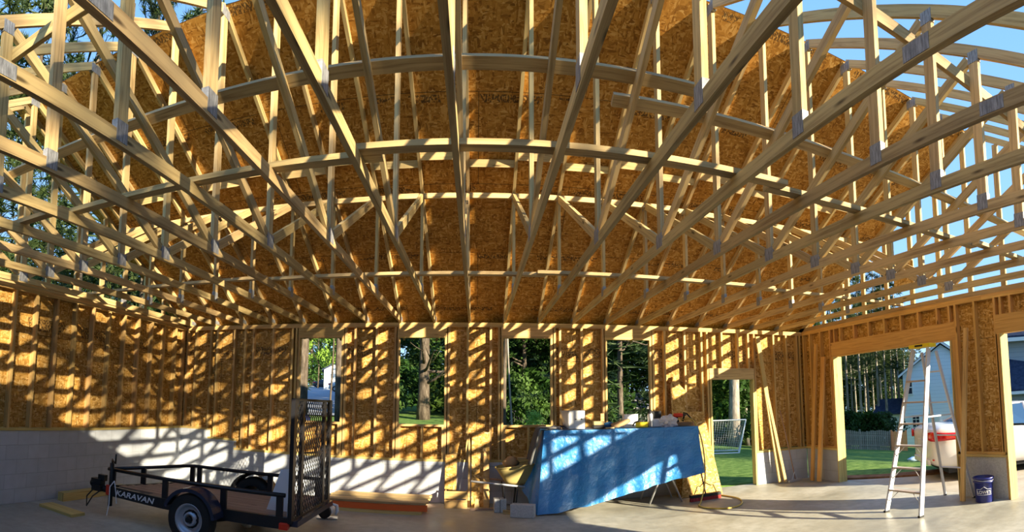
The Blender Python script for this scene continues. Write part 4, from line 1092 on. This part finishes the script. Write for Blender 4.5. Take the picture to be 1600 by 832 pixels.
obj1(MB().box((2.06, 8.30, TZ2 + .12), (.06, .03, .24)), 'wood_offcut', 'upright little offcut behind the wood block', 'offcut', LUMBER, 2.06, 8.3)
obj1(MB().blob((2.14, 8.20, TZ2 + .05), (.12, .09, .05), 12, 7, .3, 2), 'cloth_bundle', 'folded blue cloth on the table behind the tan bag', 'cloth', BLUECLOTH, 2.14, 8.2, True)
m = MB().tube([(2.16, 8.10, TZ2 + .04), (2.26, 8.09, TZ2 + .055), (2.38, 8.12, TZ2 + .09), (2.48, 8.15, TZ2 + .12)], [.035, .05, .045, .03], 10)
obj1(m, 'work_glove', 'tan leather glove sloping up against the white box', 'glove', TAN, 2.3, 8.1, True)
obj1(MB().box((2.12, 8.05, TZ2 + .012), (.14, .05, .022), .15), 'paint_stick', 'pale flat stick lying before the tan glove', 'stick', LUMBER_PALE, 2.12, 8.05)
obj1(MB().box((2.54, 8.30, TZ2 + .11), (.24, .14, .22)), 'carton', 'white carton standing behind the yellow tool', 'carton', WHITE, 2.54, 8.3, bevel=.004)
b = thing('pencil_rack', 'small slotted black rack beside the white carton', 'rack', (2.74, 8.30, TZ2))
MB().box((2.74, 8.30, TZ2 + .05), (.12, .04, .10)).build('body', PALE, b)
for k in range(5): MB().box((2.69 + k * .025, 8.275, TZ2 + .075), (.010, .012, .10)).build('tine', BLACK, b)
b = thing('tape_measure', 'bright yellow power tool lying at the front of table', 'tool', (2.65, 8.08, TZ2))
MB().box((2.67, 8.08, TZ2 + .045), (.20, .08, .085)).build('body', YELLOW, b, bevel=.012)
MB().tube([(2.52, 8.08, TZ2 + .03), (2.55, 8.08, TZ2 + .085), (2.62, 8.08, TZ2 + .105), (2.70, 8.08, TZ2 + .10)], .014, 8).build('handle', BLACK, b, True)
b.name = 'power_tool'
b = thing('thermos', 'grey steel flask with black lid on the table', 'flask', (2.83, 8.10, TZ2))
MB().lathe([(0, 0), (.046, 0), (.048, .01), (.048, .20), (.040, .225)], (2.83, 8.10, TZ2), 20).build('body', SILVER, b, True)
MB().lathe([(.041, .222), (.041, .25), (.026, .26), (.024, .285), (.010, .29), (.010, .31), (0, .31)], (2.83, 8.10, TZ2), 16).build('lid', BLACK, b, True)
obj1(MB().box((2.98, 8.28, TZ2 + .20), (.17, .16, .12)), 'black_case', 'black box stacked above the white tray behind the flask', 'box', BLACK, 2.98, 8.28, bevel=.006)
obj1(MB().box((2.98, 8.28, TZ2 + .068), (.20, .2, .135)), 'tray', 'white tray supporting the black box behind the flask', 'tray', WHITE_PLASTIC, 2.98, 8.28, bevel=.01)
m = MB().blob((3.14, 8.10, TZ2 + .09), (.14, .09, .095), 18, 12, .75, 9)
obj1(m, 'plastic_bag', 'crumpled clear plastic bag beside the flask', 'bag', CLEAR, 3.14, 8.1)
obj1(MB().box((3.44, 8.28, TZ2 + .03), (.34, .24, .055)), 'dark_board', 'dark flat board under the red drill at table end', 'board', PLY, 3.44, 8.28, bevel=.003)
b = thing('drill', 'red and black drill on the dark board at table end', 'drill', (3.42, 8.22, TZ2 + .06))
z = TZ2 + .06
MB().lathe([(0, -.10), (.035, -.10), (.038, -.05), (.038, .03), (.028, .06)], (3.40, 8.22, z + .12), 14, (1, 0, 0)).build('motor_housing', RED, b, True)
MB().lathe([(.026, .06), (.022, .09), (.012, .13), (0, .13)], (3.40, 8.22, z + .12), 12, (1, 0, 0)).build('chuck', BLACK, b, True)
MB().tube([(3.36, 8.22, z + .1), (3.35, 8.22, z + .05), (3.34, 8.22, z + .035)], .022, 8).build('handle', BLACK, b, True)
MB().box((3.34, 8.22, z + .022), (.09, .07, .04)).build('battery', BLACK, b, bevel=.006)
m = MB().tube([(3.50, 8.3, z + .01), (3.52, 8.28, z + .11), (3.50, 8.27, z + .16), (3.56, 8.25, z + .14), (3.60, 8.2, z + .07), (3.66, 8.16, z + .02)], [.016, .016, .014, .013, .013, .01], 7)
obj1(m, 'clamp', 'black curved clamp handle beside the red drill', 'clamp', BLACK, 3.55, 8.25, True)
# blue cloth on the sill of the first window
lone(MB().blob((-3.07, YB + .045, 1.365), (.10, .06, .055), 12, 8, .4, 7), 'cloth_bundle', 'dark blue crumpled cloth on the first window sill', 'cloth', NAVY, (-3.07, YB + .04, 1.32), smooth=True)

# strand board and broom beside the doorway
leaner('osb_offcut', 'big tapered strand board sheet leaning beside the doorway', [(3.50, 8.46, 0), (4.33, 8.50, 0), (4.16, 8.865, 1.50), (3.80, 8.865, 1.50)], (0, -.012, 0), OSB_PANEL)
leaner('osb_strip', 'tall notched strand board strip leaning behind the big sheet', [(3.48, 8.62, 0), (3.78, 8.62, 0), (3.80, 8.87, 1.9), (3.70, 8.878, 2.0), (3.68, 8.885, 2.2), (3.60, 8.885, 2.18), (3.50, 8.87, 2.0)], (0, -.012, 0), OSB_PANEL)
b = thing('push_broom', 'push broom with red bristles leaning on the tarp end', 'broom', (3.80, 8.10, 0))
MB().board((3.50, 8.06, .085), (4.10, 8.14, .085), .07, .05, (0, 1, 0)).build('block', BLACK, b)
m = MB()
for k in range(40):
    x = 3.505 + k * .0152
    for q in (-.022, 0, .022):
        yb = 8.06 + (x - 3.5) * .133 + q; m.board((x, yb, .065), (x + rr.uniform(-.006, .006), yb + q * .5, .002), .013, .013)
m.build('bristles', RED_BRISTLE, b)
MB().tube([(3.80, 8.10, .11), (3.73, 8.14, .55), (3.655, 8.19, 1.25), (3.645, 8.2, 1.34)], .014, 8).build('handle', DECKWOOD, b, True)
for sg in (-1, 1):
    MB().tube([(3.80 - .02, 8.11, .30), (3.80 + sg * .10, 8.10 + sg * .012, .24), (3.80 + sg * .16, 8.10 + sg * .02, .24), (3.80 + sg * .22, 8.10 + sg * .03, .12)], .008, 6).build('brace', BLACK_STEEL, b, True)
def cr(pts, n=8):
    pts = [V3(p) for p in pts]; out = []
    for i in range(len(pts) - 1):
        p0, p1, p2, p3 = pts[max(i - 1, 0)], pts[i], pts[i + 1], pts[min(i + 2, len(pts) - 1)]
        for k in range(n):
            t = k / n; out.append(.5 * ((2 * p1) + (p2 - p0) * t + (2 * p0 - 5 * p1 + 4 * p2 - p3) * t * t + (3 * p1 - p0 - 3 * p2 + p3) * t ** 3))
    return out + [pts[-1]]
lone(MB().tube(cr([(3.48, 8.33, TZ2 + .09), (3.60, 8.12, TZ2 + .10), (3.70, 8.02, 1.10), (3.74, 7.97, .70), (3.72, 7.95, .30), (3.60, 7.86, .03), (3.46, 7.62, .014), (3.52, 7.36, .014), (3.80, 7.20, .014), (4.10, 7.38, .014), (4.28, 7.80, .014), (4.22, 8.18, .014), (4.14, 8.34, .014)]), .013, 8), 'air_hose', 'yellow hose hanging off the table and looping on the slab', 'hose', YELLOW_HOSE, (3.8, 7.8, 0), smooth=True)

# boards leaning near the doorway and in the corner
def lean_board(label, p0, p1, wd, th, ref, m): lone(MB().board(p0, p1, wd, th, ref), 'leaning_board', label, 'board', m, (p0[0], p0[1], 0), 'leaning boards')
lean_board('pale stud leaning in the corner beside the doorway, nearer the door', (5.74, 8.70, .02), (5.40, 8.83, 2.96), .089, .038, (1, 0, 0), TREATED)
lean_board('pale stud leaning in the corner beside the doorway, nearer the squeegee', (5.82, 8.64, .02), (5.50, 8.80, 2.08), .06, .038, (1, 0, 0), LUMBER)
lean_board('tall orange board leaning beside the first garage opening', (6.28, 8.36, .02), (6.515, 8.34, 2.78), .089, .038, (0, 1, 0), LUMBER_ORANGE)
lean_board('shorter orange board leaning beside the first garage opening', (6.30, 8.16, .02), (6.52, 8.12, 2.50), .11, .038, (0, 1, 0), LUMBER_ORANGE)
lean_board('thin stud leaning on the post between the garage openings', (6.17, 4.60, .02), (6.51, 4.58, 2.62), .075, .038, (0, 1, 0), LUMBER)
b = thing('squeegee', 'floor squeegee with long handle leaning in the corner', 'squeegee', (6.1, 8.66, 0))
MB().board((5.86, 8.58, .03), (6.24, 8.68, .03), .04, .03).build('blade', GALV, b)
MB().tube([(6.06, 8.64, .05), (5.98, 8.72, .7), (5.88, 8.83, 1.45)], .012, 8).build('handle', DECKWOOD, b, True)
for sg in (-1, 1): MB().tube([(6.055, 8.645, .20), (6.05 + sg * .09, 8.635 + sg * .02, .05)], .007, 6).build('brace', GALV, b)

# ------------------------------------------------------------------ step ladder in the garage opening
b = thing('step_ladder', 'tall aluminium step ladder standing in the first garage opening', 'ladder', (5.85, 4.92, 0))
LT = 2.34
fr = lambda y0, y1, t: Vector((5.22 + .58 * t, y0 + (y1 - y0) * t, LT * t))
bk = lambda y0, y1, t: Vector((6.52 - .56 * t, y0 + (y1 - y0) * t, LT * t))
for y0, y1 in ((5.24, 5.06), (4.60, 4.77)):
    MB().board(fr(y0, y1, .005), fr(y0, y1, .985), .075, .028, (1, 0, 0)).build('front_rail', ALU, b)
    MB().box(fr(y0, y1, .0) + Vector((0, 0, .012)), (.085, .04, .024)).build('foot', BLACK, b)
for y0, y1 in ((5.20, 5.05), (4.64, 4.78)):
    MB().board(bk(y0, y1, .005), bk(y0, y1, .97), .045, .025, (1, 0, 0)).build('rear_rail', ALU, b)
    MB().box(bk(y0, y1, .0) + Vector((0, 0, .01)), (.05, .035, .02)).build('foot', BLACK, b)
for k in range(1, 7):
    t = k * .305 / LT; p0, p1 = fr(5.24, 5.06, t), fr(4.60, 4.77, t)
    MB().board(p0, p1, .088, .022, (1, 0, 0)).build('step', ALU_STEP, b)
    if k <= 3:
        for q, pp, sg in ((p0, fr(5.24, 5.06, t - .07), -1), (p1, fr(4.60, 4.77, t - .07), 1)):
            MB().tube([pp, q.lerp(p1 if sg < 0 else p0, .3)], .006, 5).build('step_brace', GALV, b)
for t in (.2, .42, .64, .84):
    MB().tube([bk(5.20, 5.05, t), bk(4.64, 4.78, t)], .011, 8).build('rear_bar', ALU, b)
for y0, y1, z0, z1 in ((5.24, 5.06, 5.20, 5.05), (4.60, 4.77, 4.64, 4.78)):
    MB().board(fr(y0, y1, .56), bk(z0, z1, .56), .022, .005).build('spreader', ALU, b)
cap = MB().box((5.83, 4.915, LT + .01), (.17, .40, .055)).build('cap', YELLOW, b, bevel=.008)
MB().box((5.744, 4.915, LT + .01), (.004, .15, .026)).build('cap_sticker', BLACK, cap, origin=b['_o'])

# ------------------------------------------------------------------ blue bucket
bx, by = 6.35, 4.33
b = thing('bucket', 'dark blue plastic bucket by the post between garage openings', 'bucket', (bx, by, 0))
NAVYP = mat('navy_plastic', (.015, .022, .16), .35, 0, .5)
MB().lathe([(0, 0), (.128, 0), (.132, .01), (.142, .29), (.158, .29), (.158, .305), (.145, .31), (.148, .335), (.160, .338), (.162, .36), (.150, .365), (.145, .36), (.128, .02), (0, .02)], (bx, by, 0), 32).build('body', NAVYP, b, True)
m = MB().tube(cr([(bx - .11, by + .115, .34), (bx - .15, by + .02, .33), (bx - .13, by - .08, .318), (bx - .02, by - .165, .318), (bx + .09, by - .13, .34)]), .004, 6); m.build('bail', GALV, b)
ca = math.atan2(0 - by, 0 - bx)
def on_cyl(x, z, off=.002):
    r = .132 + (z - .01) / .28 * .010 + off; a = ca + x / .138
    return Vector((bx + r * math.cos(a), by + r * math.sin(a), z))
t_ = text_mesh('lettering', "LOWE'S", .062, WHITE_PLASTIC, b, Matrix.Identity(4), .0)
for v_ in t_.data.vertices:
    x_, y_ = v_.co.x + bx, v_.co.y + by
    q = on_cyl(x_ * 1.0 - .0, .155 + y_); v_.co = q - Vector(b['_o'])
m = MB()
for a_, c_ in (((-.115, .118), (.115, .118)), ((.115, .118), (.115, .20)), ((-.115, .118), (-.115, .20)), ((-.115, .20), (-.05, .20)), ((.05, .20), (.115, .20)), ((-.05, .20), (0, .235)), ((0, .235), (.05, .20))):
    m.tube([on_cyl(a_[0] + (c_[0] - a_[0]) * k / 6, a_[1] + (c_[1] - a_[1]) * k / 6, .0015) for k in range(7)], .0028, 5)
m.build('logo_outline', WHITE_PLASTIC, b)
for z in (.10, .13, .19, .215): MB().grid(lambda u, v, z=z: on_cyl(.19 + .05 * u, z + .018 * v, .0015), 5, 1).build('print_line', WHITE_PLASTIC, b)

# ------------------------------------------------------------------ small goal on the lawn
b = thing('soccer_goal', 'small white framed goal with net on the lawn', 'goal', (7.6, 15.2, gz(7.6, 15.2)))
z0 = gz(7.6, 15.2) + .02
A, Bp = Vector((6.1, 15.9, z0)), Vector((8.2, 14.8, z0)); up = Vector((0, 0, 1.06)); bkv = Vector((.42, .80, 0))
At, Bt = A + up + bkv * .15, Bp + up + Vector((.36, .12, 0))
for p, q, nm in ((A, At, 'post'), (Bp, Bt, 'post'), (At, Bt, 'crossbar'), (A, A + bkv, 'base_bar'), (Bp, Bp + bkv, 'base_bar'), (A + bkv, Bp + bkv, 'base_bar'), (A, Bp, 'base_bar'), (At, A + bkv, 'stay'), (Bt, Bp + bkv, 'stay')):
    MB().tube([p, q], .022, 8).build(nm, WHITE, b)
m = MB()
for k in range(33):
    t = k / 32
    a_, c_, d_ = At.lerp(Bt, t), (A + bkv).lerp(Bp + bkv, t), A.lerp(Bp, t)
    m.tube([a_, a_.lerp(c_, .5) + Vector((0, 0, -.02)), c_], .0045, 3, False)
for k in range(1, 18):
    t = k / 18; m.tube([At.lerp(A + bkv, t), Bt.lerp(Bp + bkv, t)], .0045, 3, False)
for k in range(9):
    t = k / 8
    for P, Q, S_ in ((At, A, A + bkv), (Bt, Bp, Bp + bkv)): m.tube([P.lerp(Q, t), P.lerp(S_, t)], .0045, 3, False)
m.build('net', WHITE, b)
b = lone(MB().blob((10.6, 9.5, gz(10.6, 9.5) + .06), (.20, .12, .07), 12, 8, .6, 4), 'cloth_bundle', 'light blue cloth lying on the lawn behind the ladder', 'cloth', mat('light_blue_cloth', (.45, .62, .85), .8), (10.6, 9.5, gz(10.6, 9.5)), smooth=True)

# ------------------------------------------------------------------ cars
def car(label, px, py, pz, head, paint, glass, plate=True):
    """x runs forward from the rear bumper; built at the origin and turned into place"""
    root = thing('car', label, 'car', (0, 0, 0))
    secs = [(0.0, .66, .40, .92, .74), (.05, .78, .30, 1.02, .80), (.22, .86, .22, 1.09, .80), (.62, .90, .20, 1.10, .80), (1.05, .91, .19, 1.03, .83), (1.6, .92, .18, .99, .86), (2.6, .92, .18, .95, .86), (3.3, .91, .18, .95, .84), (3.7, .90, .20, .90, .80), (4.2, .86, .22, .80, .76), (4.5, .74, .28, .68, .66), (4.58, .60, .36, .58, .55)]
    rows = []
    for (x, hw_, zb, zt, tw) in secs:
        zm = zb + (zt - zb) * .52
        L = [(0, zb), (hw_ * .80, zb), (hw_ * .96, zb + .08), (hw_, zm), (hw_ * .97, zt - .10), (tw, zt - .015), (tw * .6, zt + .015), (0, zt + .02)]
        rows.append([Vector((x, y, z)) for y, z in L] + [Vector((x, -y, z)) for y, z in reversed(L[1:-1])])
    m = MB(); n = len(rows[0])
    for r_ in rows: m.v += r_
    for i in range(len(rows) - 1):
        for k in range(n):
            m.f.append((i * n + k, i * n + (k + 1) % n, (i + 1) * n + (k + 1) % n, (i + 1) * n + k)); m.uv.append([(0, 0)] * 4)
    m.f.append(tuple(range(n - 1, -1, -1))); m.uv.append([(0, 0)] * n)
    m.f.append(tuple((len(rows) - 1) * n + k for k in range(n))); m.uv.append([(0, 0)] * n)
    o = m.build('body', paint, root, True); sb = o.modifiers.new('round', 'SUBSURF'); sb.levels = 2; sb.render_levels = 2
    # greenhouse: pillars and roof in paint, glass panels a little proud
    base = [(.72, .70, 1.08), (1.45, .80, 1.0), (2.6, .82, .97), (3.35, .74, .95)]; roof = [(1.42, .56, 1.41), (1.75, .60, 1.45), (2.3, .61, 1.455), (2.62, .57, 1.42)]
    m = MB()
    m.grid(lambda u, v: Vector((1.38 + 1.28 * u, (v - .5) * 2 * (.59 + .02 * math.sin(u * 3.1)), 1.405 + .055 * math.sin(math.pi * (.08 + u * .84)) * (1 - .35 * abs(v - .5) ** 2 * 4))), 12, 8)
    for sg in (-1, 1):
        for a, c_ in (((.72, .72, 1.07), (1.40, .57, 1.41)), ((3.34, .76, .95), (2.64, .57, 1.415)), ((2.05, .83, .98), (2.02, .60, 1.44))):
            m.board((a[0], sg * a[1], a[2]), (c_[0], sg * c_[1], c_[2]), .09, .035, (1, 0, 0))
    o = m.build('roof', paint, root, True); sm = o.modifiers.new('thick', 'SOLIDIFY'); sm.thickness = .03
    MB().prism([(.70, -.70, 1.07), (.70, .70, 1.07), (1.39, .55, 1.405), (1.39, -.55, 1.405)], (.01, 0, .02)).build('rear_window', glass, root)
    MB().prism([(3.36, .72, .96), (3.36, -.72, .96), (2.64, -.55, 1.41), (2.64, .55, 1.41)], (.01, 0, .01)).build('windscreen', glass, root)
    for sg in (-1, 1):
        for q in ([(.98, .755, 1.06), (2.0, .825, .995), (1.98, .615, 1.42), (1.50, .585, 1.40)], [(2.10, .825, .99), (3.20, .78, .965), (2.66, .585, 1.39), (2.08, .615, 1.42)]):
            P = [Vector((x, sg * y, z)) for x, y, z in q]
            MB().prism(P if sg > 0 else list(reversed(P)), (0, sg * .012, .006)).build('side_window', glass, root)
        lamp = cr([(.0, .63, 0), (.02, .69, 0), (.06, .77, 0), (.20, .865, 0), (.46, .905, 0)], 5)
        lamp = [(p.x, p.y) for p in [Vector((a[0], a[1], 0)) for a in lamp]]
        def lampf(u, v):
            i = min(len(lamp) - 1, int(round(u * (len(lamp) - 1)))); x, y = lamp[i]
            top = .985 - .05 * abs(u - .35); low = .80 + .07 * max(0, .35 - u) + .05 * max(0, u - .6)
            return Vector((x - .012, sg * (y + .012), low + (top - low) * v))
        lo_ = MB().grid(lampf, len(lamp) - 1, 3).build('tail_light', TAIL, root, True); sm = lo_.modifiers.new('thick', 'SOLIDIFY'); sm.thickness = .05; sm.offset = 0
        MB().box((.045, sg * .58, .42), (.03, .26, .035)).build('reflector', TAIL, root, bevel=.008)
        MB().box((2.25, sg * .925, .84), (.16, .03, .03)).build('door_handle', paint, root, bevel=.008)
        for x in (.80, 3.55):
            c = Vector((x, sg * .82, .325)); wv = MB().lathe([(.19, -.10), (.29, -.11), (.325, -.08), (.325, .08), (.29, .11), (.19, .11)], c, 28, (0, sg, 0)).build('wheel', RUBBER, root, True)
            MB().lathe([(0, .06), (.05, .07), (.07, .05), (.15, .06), (.20, .10), (.20, .02)], c, 20, (0, sg, 0)).build('rim', RIM, wv, True)
    MB().box((2.3, 0, .20), (4.0, 1.55, .10)).build('underbody', BLACK, root)
    MB().box((-.005, 0, .72), (.02, .42, .16)).build('plate_recess', PALE, root, bevel=.004)
    MB().box((.0, 0, .36), (.06, 1.1, .12)).build('bumper_insert', paint, root, bevel=.02)
    root.scale = (1, 1, .94); root.location = (px, py, pz); root.rotation_euler = (0, 0, head)
    return root
car('white sedan parked on the drive outside, rear end toward the ladder', 7.86, 6.80, -.012, math.atan2(-.57, .82), CAR_PAINT, CAR_GLASS)
x_, y_ = pol(489, 84); car('dark parked car far up the road, beside the grey house', x_, y_, gz(x_, y_) + .06, .3, mat('dark_car_paint', (.03, .035, .04), .2, 0, .6), GLASS_DARK)
x_, y_ = pol(515, 60); car('silver parked car on the road before the grey house', x_, y_, gz(x_, y_) + .06, .1, mat('silver_car_paint', (.5, .52, .55), .25, .3, .6), GLASS_DARK)
# toy hoop on the house wall
b = thing('basketball_hoop', 'small white basketball backboard against the blue house wall', 'hoop', tuple(TA(-.35, -.25, 2.8)))
wallq(TA, -.62, -.28, -.20, 2.15, 2.85, MB(), .04).build('backboard', WHITE, b)
c = TA(-.12, -.35, 2.1); q = [c + Vector((.17 * math.cos(a * .524), .17 * math.sin(a * .524), 0)) for a in range(13)]
MB().tube(q, .02, 6).build('rim', RED, b)
MB().lathe([(.16, 0), (.12, -.2), (.10, -.36)], c, 14).build('net', WHITE, b)
MB().tube([TA(-.45, -.08, 2.3), TA(-.3, -.25, 2.2), c], .02, 6).build('bracket', BLACK, b)
MB().tube([TA(-.45, -.08, -.1), TA(-.45, -.08, 2.4)], .04, 8).build('pole', BLACK, b)
